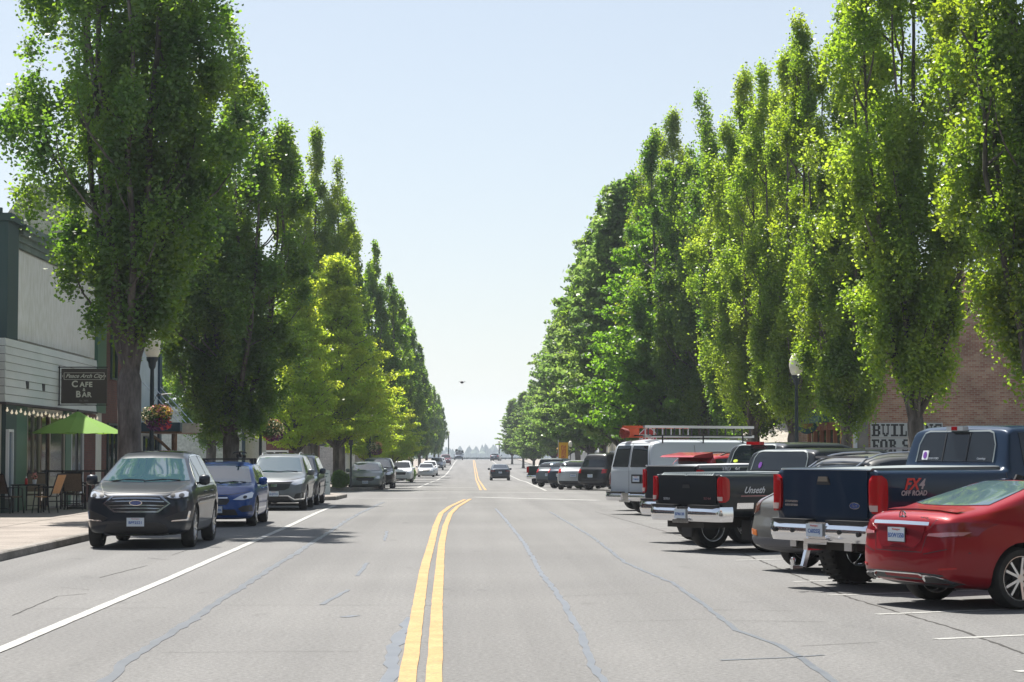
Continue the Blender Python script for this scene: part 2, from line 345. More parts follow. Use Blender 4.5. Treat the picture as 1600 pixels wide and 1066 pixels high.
for k, (pts, wd) in enumerate([([(20, 962), (90, 932), (135, 928)], .016), ([(155, 903), (230, 884)], .018), ([(268, 868), (300, 857)], .014), ([(95, 918), (140, 922)], .012), ([(230, 872), (262, 875)], .014),
        ([(30, 952), (260, 950)], .010), ([(350, 946), (620, 946)], .010), ([(560, 864), (760, 866)], .009), ([(650, 945), (700, 949)], .012), ([(620, 1003), (700, 1005)], .012), ([(880, 932), (1060, 925)], .01),
        ([(1100, 953), (1240, 955)], .012), ([(1140, 970), (1290, 972)], .012), ([(1250, 1010), (1370, 1004)], .014), ([(960, 972), (1110, 968)], .008), ([(250, 1020), (560, 1018)], .008), ([(400, 905), (520, 903)], .008),
        ([(1160, 865), (1330, 935), (1500, 985), (1600, 1022)], .03), ([(930, 800), (1160, 865)], .02), ([(700, 828), (1010, 826)], .008), ([(560, 812), (700, 813)], .009), ([(700, 896), (880, 894)], .007)]):
    ribbon('pavement_crack', PP(*pts), wd, crackm, z=0.003, jit=0.6, step=0.18, seed=k + 60)
# far shore: a wooded ridge beyond the water
def far_forest():
    q = np.random.default_rng(3); mb = MB()
    V = [(-900, 2400, -16), (900, 2400, -16)]
    pts = [(x, 2420 + q.uniform(-30, 60), 3.0 + 3 * math.sin(x / 47) + 2 * math.sin(x / 19 + 1)) for x in np.arange(-700, 700, 5.0)]
    for x, y, h in pts:
        for j in range(3):
            xx = x + q.uniform(-4, 4); yy = y + q.uniform(-20, 20); hh = h + q.uniform(-4, 4.5); r = q.uniform(3, 6)
            mb.lathe([(r, -16), (r * 0.9, hh * 0.2), (r * 0.5, hh * 0.75), (0.15, hh + 2)], (xx, yy, 0), n=6)
    m = noisy('far_wood', (0.03, 0.055, 0.03), (0.06, 0.09, 0.045), scale=0.05, rough=0.9)
    tag(mb.build('far_forest', m, smooth=True), 'dark wooded ridge on the far shore beyond the end of the street', 'forest', kind='stuff')
far_forest()
watm = pbr('water', (0.06, 0.10, 0.12), 0.12)
tag(mesh_obj('water', [(-1300, 900, -12.6), (1300, 900, -12.6), (1300, 2390, -12.6), (-1300, 2390, -12.6)], [(0, 1, 2, 3)], watm), kind='structure')

for k in range(26):      # joints in the pavement slabs
    y = 20 + k * 2.4
    tag(mesh_obj('pavement_joint', [(-13.5, y, zr(y) + .1445), (-7.4, y, zr(y) + .1445), (-7.4, y + .03, zr(y) + .1445), (-13.5, y + .03, zr(y) + .1445)], [(0, 1, 2, 3)], crackm), kind='structure')
tag(mesh_obj('pavement_joint', [(-9.62, 20, .1445), (-9.6, 20, .1445), (-9.6, 60, .1445), (-9.62, 60, .1445)], [(0, 1, 2, 3)], crackm), kind='structure')
# ---------------------------------------------------------------- trees
def quads(name, C, T, B, mat):
    n = len(C); V = np.empty((n, 4, 3), np.float32)
    V[:, 0] = C + T; V[:, 1] = C + B; V[:, 2] = C - T * 0.85; V[:, 3] = C - B
    me = bpy.data.meshes.new(name); me.vertices.add(4 * n); me.vertices.foreach_set('co', V.ravel())
    me.loops.add(4 * n); me.loops.foreach_set('vertex_index', np.arange(4 * n, dtype=np.int32))
    me.polygons.add(n); me.polygons.foreach_set('loop_start', np.arange(0, 4 * n, 4, dtype=np.int32))
    me.update(calc_edges=True); me.materials.append(mat); return me
def leaves(q, twigs, per, spread, size, mat, name='crown', droop=0.25):
    """twigs (n,3) -> per leaves round each twig"""
    n = len(twigs); C = np.repeat(twigs, per, axis=0) + q.normal(size=(n * per, 3)) * np.array(spread)
    m = len(C); N = q.normal(size=(m, 3)); N[:, 2] = np.abs(N[:, 2]) * 0.9 + 0.25; N /= np.linalg.norm(N, axis=1)[:, None]
    A = q.normal(size=(m, 3)); A[:, 2] -= droop; T = A - N * (A * N).sum(1)[:, None]; T /= np.linalg.norm(T, axis=1)[:, None]
    B = np.cross(N, T); s = size * q.uniform(0.6, 1.25, m)[:, None]
    return quads(name, C, T * s * 0.62, B * s * 0.45, mat)
def bez(a, b, c, n):
    return [a * (1 - t) ** 2 + b * 2 * t * (1 - t) + c * t * t for t in np.linspace(0, 1, n)]
def columnar(seed, H, Rad, n_leaf, size, mat, trunk_h=2.1, tr=0.27, stems=9, low=2.9, bulge=0.35, dense=1.0, vase=(.5, .75, 2.4), mz=None):
    q = np.random.default_rng(seed); mb = MB(); per = 11; n_tw = n_leaf // per; tw = []
    base = Vector((0, 0, 0)); fork = Vector((q.normal() * .05, q.normal() * .05, trunk_h))
    mb.tube([base - Vector((0, 0, .15)), base + Vector((0, 0, .12)), base + Vector((0, 0, .5)), fork * 0.6, fork, fork + Vector((0, 0, .4))], [tr * 1.5, tr * 1.22, tr * 1.05, tr * .95, tr * 1.0, tr * .6], n=24, flute=.06)
    S = []
    for k in range(stems):
        a = 2 * math.pi * (k + q.uniform(-.3, .3)) / max(1, stems - 1)
        if k == 0: rr, ht = 0.12 * Rad, H
        else: rr, ht = Rad * q.uniform(0.42, 0.86), H * q.uniform(0.68, 0.98)
        lo = low + q.uniform(-.5, .7)
        e = Vector((math.cos(a) * rr, math.sin(a) * rr, 0)); top = Vector((e.x * 0.92, e.y * 0.92, ht)); mid = Vector((e.x * 1.10, e.y * 1.10, lo + (ht - lo) * bulge))
        if mz: mid = Vector((e.x * .9, e.y * .9, trunk_h + (ht - trunk_h) * mz))
        p = bez(fork, mid, top, 12); p = [v + Vector((q.normal(), q.normal(), 0)) * 0.05 for v in p]
        r0 = tr * (0.36 if k else 0.5); mb.tube(([fork * .55 + Vector((e.x, e.y, 0)) * .04] if k % 3 == 0 and k else []) + p[:-1], [r0 * (1 - i / 12) ** 0.9 + 0.010 for i in range(12 if (k % 3 == 0 and k) else 11)], n=6); S.append((p, lo, ht))
    tot = sum(ht - lo for _, lo, ht in S)
    for p, lo, ht in S:
        n = int(n_tw * (ht - lo) / tot); pz = np.array([v.z for v in p]); px = np.array([v.x for v in p]); py = np.array([v.y for v in p])
        # clumps along the stem: uneven outline with gaps between
        ncl = int((ht - lo) * 3.4); cz = lo + (ht - lo) * np.concatenate([q.uniform(0, 1, ncl - 6) ** 0.9, [.86, .90, .93, .96, .985, 1.0]]); ct = (cz - lo) / (ht - lo)
        env = Rad * 0.52 * (0.50 + 0.75 * np.sin(np.pi * np.clip(ct * 0.82 + 0.14, 0, 1))) * (1 - ct ** 4 * 0.8)
        ca = q.uniform(0, 2 * np.pi, ncl); cr = env * q.uniform(0.1, 1.0, ncl) ** 0.6
        cx = np.interp(cz, pz, px) + np.cos(ca) * cr; cy = np.interp(cz, pz, py) + np.sin(ca) * cr
        cx[-6:] = np.interp(cz[-6:], pz, px) + q.normal(size=6) * .12; cy[-6:] = np.interp(cz[-6:], pz, py) + q.normal(size=6) * .12
        for i in q.choice(ncl, min(ncl, 9), replace=False):   # side branches reach into the clumps
            z0 = max(trunk_h, cz[i] - 0.9 - cr[i] * .6)
            if math.hypot(cx[i], cy[i]) > vase[0] + (cz[i] - vase[2]) * vase[1] - .2: continue
            a0 = Vector((float(np.interp(z0, pz, px)), float(np.interp(z0, pz, py)), z0)); b0 = Vector((cx[i], cy[i], cz[i]))
            mb.tube(bez(a0, Vector((b0.x, b0.y, (a0.z + b0.z) / 2 - .1)), b0, 5), [.035, .03, .022, .015, .008], n=4)
        w = (0.25 + q.uniform(0, 1, ncl) ** 2) * (1.1 - 0.8 * ct ** 2); w /= w.sum(); idx = q.choice(ncl, n, p=w)
        sr = (0.16 + 0.26 * q.uniform(0, 1, ncl) ** 2) * (1 - 0.62 * ct ** 2)
        o = q.normal(size=(n, 3)); o /= np.linalg.norm(o, axis=1)[:, None]; o *= (q.uniform(0.2, 1, n) ** 0.5)[:, None]
        o *= np.stack([sr[idx] * 1.15, sr[idx] * 1.15, sr[idx] * 2.1], 1)
        tw.append(np.stack([cx[idx], cy[idx], cz[idx]], 1) + o)
    tw = np.concatenate(tw); tw = tw[tw[:, 2] > low - 0.6]; rr_ = np.hypot(tw[:, 0], tw[:, 1]); tw = tw[rr_ < vase[0] + (tw[:, 2] - vase[2]) * vase[1] + q.normal(size=len(tw)) * .12]
    crown = leaves(q, tw, per, (0.11, 0.11, 0.19), size, mat)
    return mb, crown
def spreading(seed, H, Rad, n_leaf, size, mat, trunk_h=1.9, tr=0.2, low=2.4, cone=0.6, tiers=16, tw_sp=(0.16, 0.16, 0.06)):
    """a crown of flat, spreading sprays of foliage"""
    q = np.random.default_rng(seed); mb = MB(); per = 12; n_tw = n_leaf // per
    fork = Vector((0, 0, trunk_h)); mb.tube([Vector((0, 0, -.15)), Vector((0, 0, .15)), fork * .5, fork], [tr * 1.5, tr * 1.15, tr * .95, tr], n=10)
    lead = [Vector((q.normal() * .15 * t * 3, q.normal() * .15 * t * 3, trunk_h + (H * .93 - trunk_h) * t)) for t in np.linspace(0, 1, 8)]
    mb.tube(lead, [tr * .75 * (1 - i / 8) + .012 for i in range(8)], n=7)
    C = []; sr = []; nb = tiers * 5
    for k in range(nb):
        t = (k + q.uniform(0, 1)) / nb; z = low + (H - low) * t
        env = Rad * (np.interp(t, [0, .12, .35, .7, 1], [.72, 1.0, 1.0 - .15 * cone, 1 - .62 * cone, .10])) * q.uniform(.72, 1.12)
        a = k * 2.39996 + q.uniform(-.4, .4); e = Vector((math.cos(a) * env, math.sin(a) * env, z + q.uniform(-.2, .3)))
        z0 = max(trunk_h * .9, z - env * 0.55 - .5); a0 = Vector((float(np.interp(z0, [v.z for v in lead], [v.x for v in lead])), float(np.interp(z0, [v.z for v in lead], [v.y for v in lead])), z0))
        p = bez(a0, Vector((e.x * .45, e.y * .45, z - .05)), e, 8); r0 = tr * .34 * (1 - t * .6)
        mb.tube(p, [r0 * (1 - i / 8) + .006 for i in range(8)], n=5)
        for s in np.linspace(.3, 1.02, 7):
            i = min(6, int(s * 7)); f = s * 7 - i; c = p[i].lerp(p[min(7, i + 1)], min(1, f)); C.append(c + Vector((q.normal() * .12, q.normal() * .12, q.normal() * .05))); sr.append(.22 + .42 * math.sin(math.pi * min(1, s)) * (1 - .4 * t))
    C = np.array([tuple(c) for c in C]); sr = np.array(sr); w = sr ** 1.6 * q.uniform(.3, 1, len(sr)); w /= w.sum(); idx = q.choice(len(C), n_tw, p=w)
    o = q.normal(size=(n_tw, 3)); o /= np.linalg.norm(o, axis=1)[:, None]; o *= (q.uniform(.05, 1, n_tw) ** .5)[:, None]; o *= np.stack([sr[idx] * 1.3, sr[idx] * 1.3, sr[idx] * .42], 1)
    return mb, leaves(q, C[idx] + o, per, tw_sp, size, mat, droop=.1)
def make_tree(name, mb, crown):
    root = empty(name); mb.build('trunk', bark, root, smooth=True, angle=60)
    c = bpy.data.objects.new('crown', crown); link(c, root); return root
maple_a = leafmat('maple_leaf', (0.050, 0.095, 0.010), (0.32, 0.52, 0.02), (0.54, 0.68, 0.03), (0.10, 0.15, 0.09))
maple_b = leafmat('maple_leaf_dark', (0.033, 0.074, 0.014), (0.22, 0.43, 0.025), (0.42, 0.60, 0.03), (0.12, 0.19, 0.11))
maple_c = leafmat('maple_leaf_light', (0.074, 0.130, 0.012), (0.42, 0.64, 0.03), (0.62, 0.78, 0.06), (0.12, 0.18, 0.08))
locust = leafmat('locust_leaf', (0.14, 0.21, 0.016), (0.60, 0.82, 0.05), (0.80, 0.86, 0.06))
zelk = leafmat('broad_leaf', (0.036, 0.086, 0.011), (0.24, 0.48, 0.025), (0.32, 0.58, 0.03))
zelk2 = leafmat('broad_leaf_pale', (0.048, 0.092, 0.028), (0.26, 0.44, 0.08), (0.40, 0.56, 0.11))
T = {}
T['big'] = make_tree('maple_tree', *columnar(11, 20.5, 2.95, 190000, 0.095, maple_b, tr=.27, stems=14, low=4.2, trunk_h=3.3, vase=(.35, .60, 3.9), mz=.36))
T['tallA'] = make_tree('maple_tree', *columnar(12, 17.0, 2.2, 165000, 0.088, maple_a, tr=.19, stems=9, low=2.9, vase=(.5, .44, 2.5)))
T['tallB'] = make_tree('maple_tree', *columnar(23, 16.2, 2.2, 155000, 0.088, maple_c, tr=.19, stems=8, low=2.7, vase=(.5, .44, 2.4)))
T['tallC'] = make_tree('maple_tree', *columnar(34, 16.6, 2.7, 150000, 0.105, maple_b, tr=.25, stems=11, low=2.6, vase=(.8, .65, 2.2)))
T['far'] = make_tree('maple_tree', *columnar(45, 16.5, 1.95, 46000, 0.17, maple_b, tr=.22, stems=9, low=2.6))
T['locust'] = make_tree('locust_tree', *spreading(51, 10.6, 3.2, 50000, 0.115, locust, tr=.15, low=2.6, cone=1.12, tiers=13, tw_sp=(.13, .13, .05)))
T['broad'] = make_tree('broadleaf_tree', *spreading(62, 15.0, 5.2, 100000, 0.17, zelk, tr=.28, low=2.6, cone=.75, tiers=26))
T['broad2'] = make_tree('broadleaf_tree', *spreading(73, 15.5, 4.0, 52000, 0.22, zelk2, tr=.25, low=2.8, cone=.7, tiers=20))
used = {}
def tree(kind, x, y, rz, s, label, group=None, sz=None):
    src = T[kind]
    o = src if kind not in used else copy_tree(src)
    used[kind] = 1
    o.location = (x, y, zr(y) + (0.12 if abs(x) > 6 else 0)); o.rotation_euler = (0, 0, rz); o.scale = (s, s, sz or s)
    tag(o, label, 'tree', group); return o
# left row
tree('big', -7.97, 51, 0.4, 1.07, 'huge dark maple nearest on the left, its thick trunk beside the cafe sign', sz=1.0)
tree('tallC', -8.0, 73, 1.0, 1.10, 'tall dark column maple on the left behind the blue hatchback', sz=.98)
tree('tallA', -7.6, 110, 2.1, 1.08, 'tall maple with a ragged light top behind the yellow green trees at the left corner')
gl = 'yellow green trees beyond the left corner'
tree('locust', -6.3, 106, 0.3, 1.1, 'yellow green spreading tree on the far left corner by the silver sedan', gl)
tree('locust', -8.0, 102.6, 2.2, 0.98, 'yellow green tree at the far left corner, left of the one by the silver sedan', gl)
tree('locust', -5.9, 131, 4.0, 0.84, 'small yellow green tree beside the white hatchback on the left', gl)
tree('locust', -5.2, 158, 5.1, 0.80, 'smallest yellow green tree on the left, before the far silver cars', gl)
gf = 'dark column maples far down the left side'
for k, (x, y, s, lb) in enumerate([(-6.4, 120, .98, 'dark column maple rising behind the yellow green trees on the left'), (-6.3, 141, .97, 'slender dark maple second beyond the left corner'), (-6.0, 163, .96, 'dark maple third beyond the left corner'),
        (-5.9, 186, .95, 'dark maple fourth beyond the left corner, over the white hatchback'), (-5.6, 214, .9, 'dark maple fifth beyond the left corner'), (-5.4, 245, .85, 'dark maple sixth beyond the left corner'), (-5.3, 285, .8, 'dark maple seventh beyond the left corner'), (-4.9, 335, .75, 'far small maple next to last on the left row'), (-4.8, 390, .72, 'farthest small maple ending the left row')]):
    tree('far', x + (.5 if k else -.4), y, k * 1.3, s, lb, gf)
tree('tallC', -11.5, 97, 2.0, .90, 'dark maple filling the gap behind the left corner lamp')
# right row
gr = 'column maples behind the angled parking'
for k, (kd, x, y, s, rz, lb) in enumerate([('tallA', 12.9, 46.5, 1.12, 3.6, 'tall maple on the right edge above the red sedan'), ('tallB', 12.2, 56.5, 1.12, 1.5, 'tall maple whose trunk stands before the painted wall letters'),
        ('tallA', 12.1, 66, .92, 1.5, 'maple beside the white downpipe of the brick building'), ('tallB', 12.0, 76.5, 1.02, .7, 'light green maple next to the right street lamp'),
        ('tallB', 11.9, 86, 1.06, 3.4, 'light green low branching maple at the near right corner, behind the white van'), ('tallA', 15.5, 38.5, 1.0, 5.1, 'maple just inside the right edge of the picture, only its twigs showing'),
        ('tallC', 13.0, 94, 1.12, 3.3, 'dark maple behind the light green one at the right corner')]):
    tree(kd, x, y, rz, s, lb, gr)
gb = 'big trees beyond the right corner'
tree('broad', 10.6, 108, 0.2, 1.0, 'broad bright green tree with layered boughs beyond the right corner', gb)
tree('broad', 15.5, 118, 2.5, .95, 'broad dark green tree behind the layered one, above the stop sign', gb)
tree('tallC', 11.8, 104, 1.0, 1.18, 'tall dark maple rising out of the broad green tree on the right', gb)
tree('tallA', 12.0, 122, 0.1, 1.25, 'tall ragged maple behind the broad green tree', gb)
for k, (x, y, s, kd, lb) in enumerate([(10.6, 128, 1.08, 'broad2', 'pale green tree first behind the layered right tree'), (10.6, 146, 1.06, 'far', 'dark maple over the yellow banner on the right'), (10.9, 164, 1.08, 'broad2', 'pale green tree second down the right side'), (11.0, 184, 1.02, 'far', 'dark maple second down the far right side'),
        (10.9, 207, .98, 'broad2', 'pale green tree third down the right side'), (11.0, 232, .9, 'broad2', 'pale green tree fourth down the right side'), (9.8, 262, .62, 'broad2', 'small olive tree leaning over the far right kerb'), (9.6, 300, .62, 'broad2', 'small olive tree second from the end of the right row'), (9.2, 350, .62, 'broad2', 'farthest small tree ending the right row')]):
    tree(kd, x - .9, y, k * 1.7, s * 1.1, lb, 'trees far down the right side')
# the street goes on behind the camera: its trees show in paint and glass
for k, (kd, x, y, s) in enumerate([('tallA', 12.4, 20, 1.0), ('tallB', 12.3, 6, 1.05), ('tallC', 12.4, -9, 1.0), ('tallA', 12.2, -24, 1.0), ('tallB', 12.2, -42, 1.0), ('tallC', -8.3, 2, 1.0), ('tallB', -8.2, -14, 1.0), ('tallA', -8.3, -30, 1.0), ('tallC', -8.2, -48, 1.0)]):
    tree(kd, x, y, k * 1.1, s, 'column maple of the street behind the viewpoint', 'trees behind the viewpoint')
# trees behind the houses
tree('broad2', 24, 118, 1.0, .8, 'pale green tree behind the low tan roofed house', gb)
tree('broad', 30, 135, 1.9, .9, 'broad green tree far back on the right behind the house', gb)
tree('broad2', -19, 126, .5, .8, 'green tree standing behind the white walled shop', gb)
# ---------------------------------------------------------------- vehicles
# every vehicle: local frame y = 0 at the rear bumper, +y forward, x to its right; the Empty sits at the middle of its base
def smt(tab, y, r):
    xs = [a for a, _ in tab]; zs = [b for _, b in tab]; y = np.asarray(y, float)
    if r <= 0: return np.interp(y, xs, zs)
    return np.mean([np.interp(y + r * k / 6, xs, zs) for k in range(-6, 7)], axis=0)
def chaikin(P, it):
    for _ in range(it):
        Qp = [P[:, :1]]
        for i in range(P.shape[1] - 1):
            a, b = P[:, i:i + 1], P[:, i + 1:i + 2]; Qp += [a * .75 + b * .25, a * .25 + b * .75]
        Qp.append(P[:, -1:]); P = np.concatenate(Qp, 1)
    return P
class Car:
    def __init__(s, name, label, cat, sp, paint, loc, rz, group=None):
        s.sp = sp; s.L = sp['L']; s.paint = paint
        s.root = tag(empty(name, loc, rz), label, cat, group); s.shell()
    def prof(s, k, y): return smt(s.sp[k], y, s.sp.get('sm', 0.08) if k != 'bot' else .03)
    def shell(s):
        sp = s.sp; L = s.L; er = sp.get('er', .07)
        ys = list(np.arange(0, L, .05)) + [L] + [er * (1 - math.cos(t)) for t in np.linspace(.2, 1.4, 5)] + [L - er * (1 - math.cos(t)) for t in np.linspace(.2, 1.4, 5)]
        for a, b in sp.get('dense', []): ys += list(np.arange(a, b, .012))
        ys = np.unique(np.round(ys, 4)); ys = ys[np.insert(np.diff(ys) > .004, 0, True)]
        W, S, H, B = (s.prof(k, ys) for k in ('plan', 'belt', 'top', 'bot')); H = np.maximum(H, S + .012)
        g = H - S; tum = sp.get('tumble', .38); a = np.clip((g - .06) / .25, 0, 1); a = a * a * (3 - 2 * a)
        sh = sp.get('shoulder', .05); w1 = W * (1 - sh * .6); w2 = W * (1 - sh * 1.3)
        cr = sp.get('crown', .035); gm = np.maximum(g - .12, 0)
        wt = w2 - tum * gm
        cab = [(w2, S + .02), (wt, H - np.minimum(.12, g * .4)), (wt - .055, H - cr), (wt * .62, H - .012), (wt * 0, H)]
        hood = [(W * .93, S + .2 * g), (W * .88, S + .6 * g), (W * .76, S + .85 * g), (W * .45, S + .97 * g), (W * 0, H)]
        pts = [(W * 0, B), (W * .80, B), (W * .95, B + .06), (W * .99, B + .38 * (S - B)), (W, B + .70 * (S - B)), (w1, S - .035)]
        for c, h in zip(cab, hood): pts.append((c[0] * a + h[0] * (1 - a), c[1] * a + h[1] * (1 - a)))
        X = np.stack([p[0] + 0 * ys for p in pts], 1); Z = np.stack([p[1] + 0 * ys for p in pts], 1)
        X = chaikin(X, 2); Z = chaikin(Z, 2); Z[:, 0] = B; X[:, -1] = 0
        k = X.shape[1]; u = np.minimum(ys, L - ys); ins = np.where(u < er, er * (1 - np.sqrt(np.maximum(0, 1 - (1 - u / er) ** 2))), 0)[:, None]
        zc = ((Z[:, 0] + Z[:, -1]) / 2)[:, None]; hh = ((Z[:, -1] - Z[:, 0]) / 2)[:, None]
        X = X * (1 - ins / W[:, None]); Z = zc + (Z - zc) * (1 - ins / hh)
        XX = np.concatenate([X, -X[:, -2:0:-1]], 1); ZZ = np.concatenate([Z, Z[:, -2:0:-1]], 1); n = XX.shape[1]; YY = np.repeat(ys[:, None], n, 1)
        V = np.stack([XX, YY, ZZ], 2).reshape(-1, 3); m = len(ys)
        F = [(i * n + (j + 1) % n, i * n + j, (i + 1) * n + j, (i + 1) * n + (j + 1) % n) for i in range(m - 1) for j in range(n)]
        sill = sp.get('clad', 0)   # section index below which the shell is unpainted plastic
        mi = [1 if (min(j, n - 1 - j) < sill) else 0 for i in range(m - 1) for j in range(n)]
        V = list(map(tuple, V))
        for e in (0, m - 1):       # end caps as rings
            c = (0, ys[e], float(zc[e, 0])); prev = [e * n + j for j in range(n)]
            for f in (.85, .65, .4, .15):
                cur = []
                for j in range(n): x, y, z = V[e * n + j]; V.append((x * f, y, c[2] + (z - c[2]) * f)); cur.append(len(V) - 1)
                for j in range(n):
                    q4 = (prev[j], prev[(j + 1) % n], cur[(j + 1) % n], cur[j]); F.append(q4 if e == 0 else q4[::-1]); mi.append(0)
                prev = cur
            F.append(tuple(prev) if e == 0 else tuple(prev[::-1])); mi.append(0)
        Wm = max(W); out = []
        fp = sp.get('front', [(0, 0), (1, 0)]); rp = sp.get('rear', [(0, 0), (1, 0)]); cf, crr = sp.get('cf', .22), sp.get('cr', .12)
        A = np.array(V); y = A[:, 1].copy(); ax = np.abs(A[:, 0]) / Wm
        t = np.clip((y - (L - .9)) / .9, 0, 1); t = t * t * (3 - 2 * t)
        A[:, 1] -= t * (cf * ax ** 2.6 + smt(fp, A[:, 2], .04))
        t = np.clip((.9 - y) / .9, 0, 1); t = t * t * (3 - 2 * t)
        A[:, 1] += t * (crr * ax ** 2.6 + smt(rp, A[:, 2], .04))
        s.V = A; s.bvh = BVHTree.FromPolygons([Vector(v) for v in A], F)
        o = mesh_obj('body', A, F, [s.paint, black, black], None, mi)
        # wheel arches and pickup bed are cut out
        cm = MB()
        for yw in sp['wheels']:
            r = sp['wr'] + sp.get('gap', .055)
            for sgn in (-1, 1):
                pr = [(0, 0), (r, 0), (r, 1), (0, 1)]; x0 = sgn * (Wm + .1); x1 = sgn * (Wm - .38); zc_ = sp['wr']
                nn = 28; ring = [(yw + r * math.cos(2 * math.pi * i / nn), zc_ + r * math.sin(2 * math.pi * i / nn)) for i in range(nn)]
                if sgn < 0: ring = ring[::-1]
                cm.prism(ring, max(x0, x1), min(x0, x1), axis='x') if sgn > 0 else cm.prism(ring, min(x0, x1), max(x0, x1), axis='x')
        cutters = [cm]
        if 'bed' in sp:
            b = MB(); y0, y1, x, z = sp['bed']; b.box(-x, x, y0, y1, z, 3.0); cutters.append(b)
        for c in cutters:
            co = mesh_obj('cut', c.v, c.f, black); bm_ = co.data
            import bmesh
            bb = bmesh.new(); bb.from_mesh(bm_); bmesh.ops.recalc_face_normals(bb, faces=bb.faces); bb.to_mesh(bm_); bb.free()
            md = o.modifiers.new('b', 'BOOLEAN'); md.operation = 'DIFFERENCE'; md.object = co; md.solver = 'EXACT'
            md.material_mode = 'TRANSFER' if hasattr(md, 'material_mode') else md.material_mode
            dg = bpy.context.evaluated_depsgraph_get(); nm = bpy.data.meshes.new_from_object(o.evaluated_get(dg))
            o.modifiers.clear(); o.data = nm; bpy.data.objects.remove(co)
        nm.name = 'body'; nm.transform(Matrix.Translation((0, -L / 2, 0)))
        nm.polygons.foreach_set('use_smooth', [True] * len(nm.polygons)); nm.set_sharp_from_angle(angle=R(38))
        link_parent(o, s.root); s.body = o
    def hit(s, a, b, ax):
        big = 12
        o, d = {'R': ((big, a, b), (-1, 0, 0)), 'L': ((-big, a, b), (1, 0, 0)), 'F': ((a, big, b), (0, -1, 0)), 'B': ((a, -big, b), (0, 1, 0)), 'T': ((a, b, big), (0, 0, -1))}[ax]
        h = s.bvh.ray_cast(Vector(o), Vector(d))
        if h[0] is None:
            q = s.bvh.find_nearest(Vector({'R': (s.sp['W'], a, b), 'L': (-s.sp['W'], a, b), 'F': (a, s.L, b), 'B': (a, 0, b), 'T': (a, b, 1)}[ax])); s.n = q[1]; return q[0]
        s.n = h[1]; return h[0]
    def patch(s, name, poly, ax, m, off=.006, g=.06, parent=None, thick=.02, flat=False):
        poly = [Vector(p) for p in poly]; bd = []
        for a, b in zip(poly, poly[1:] + poly[:1]):
            n = max(1, int(math.ceil((b - a).length / g)))
            bd += [a.lerp(b, k / n) for k in range(n)]
        xs = [p.x for p in poly]; zs = [p.y for p in poly]; inner = []
        def inside(x, y):
            c = False
            for i in range(len(bd)):
                p, q = bd[i], bd[i - 1]
                if (p.y > y) != (q.y > y) and x < (q.x - p.x) * (y - p.y) / (q.y - p.y) + p.x: c = not c
            return c
        for x in np.arange(min(xs) + g / 2, max(xs), g):
            for y in np.arange(min(zs) + g / 2, max(zs), g):
                if inside(x, y) and min((Vector((x, y)) - p).length for p in bd) > g * .4: inner.append(Vector((x, y)))
        n = len(bd); vs, es, fs, *_ = delaunay_2d_cdt(bd + inner, [(i, (i + 1) % n) for i in range(n)], [], 1, 1e-5)
        dv = {'R': (1, 0, 0), 'L': (-1, 0, 0), 'F': (0, 1, 0), 'B': (0, -1, 0), 'T': (0, 0, 1)}[ax]; dv = Vector(dv)
        V = []; NN = []
        for p in vs:
            V.append(s.hit(p.x, p.y, ax)); nn = s.n if s.n.dot(dv) > 0 else -s.n; NN.append(nn)
        if flat:
            dd = max(v.dot(dv) for v in V); V = [v + dv * (dd - v.dot(dv)) for v in V]
        V = [v + (dv * off if flat else nn * off * .85 + dv * off * .25) for v, nn in zip(V, NN)]; F = []
        for f in fs:
            f = list(f); nn = (V[f[1]] - V[f[0]]).cross(V[f[2]] - V[f[0]])
            F.append(f if nn.dot(dv) > 0 else f[::-1])
        cnt = {}
        for f in F:
            for i in range(len(f)): e = (f[i], f[(i + 1) % len(f)]); cnt[e] = 1
        N0 = len(V); be = [e for e in cnt if (e[1], e[0]) not in cnt]; idx = {}
        for a, b in be:
            for q in (a, b):
                if q not in idx: idx[q] = len(V); V.append(V[q] - (dv if flat else NN[q]) * (off + thick))
        F += [(b, a, idx[a], idx[b]) for a, b in be]
        V = [v - Vector((0, s.L / 2, 0)) for v in V]
        return mesh_obj(name, V, F, m, parent or s.root, smooth=True, angle=50)
    def strip(s, mb, pts, wd, ax, off=.004):
        """thin band lying on the body, added to a mesh builder"""
        out = []
        for a, b in zip(pts, pts[1:]):
            a, b = Vector(a), Vector(b); n = max(1, int((b - a).length / .06)); out += [a.lerp(b, k / n) for k in range(n)]
        out.append(Vector(pts[-1])); V = []; F = []; dv = Vector({'R': (1, 0, 0), 'L': (-1, 0, 0), 'F': (0, 1, 0), 'B': (0, -1, 0), 'T': (0, 0, 1)}[ax])
        for i, p in enumerate(out):
            d = (out[min(i + 1, len(out) - 1)] - out[max(i - 1, 0)]).normalized(); q = Vector((-d.y, d.x)) * wd / 2
            for w_ in (q, -q): hp_ = s.hit(p.x + w_.x, p.y + w_.y, ax); nn = s.n if s.n.dot(dv) > 0 else -s.n; V.append(hp_ + nn * off * .85 + dv * off * .25 - Vector((0, s.L / 2, 0)))
            if i: F.append((2 * i - 2, 2 * i - 1, 2 * i + 1, 2 * i))
        mb.add(V, F)
    def both(s, name, poly, m, **k):
        s.patch(name, poly, 'R', m, **k); s.patch(name, poly, 'L', m, **k)
    def mir(s, name, poly, ax, m, **k):
        s.patch(name, poly, ax, m, **k); s.patch(name, [(-x, z) for x, z in poly], ax, m, **k)
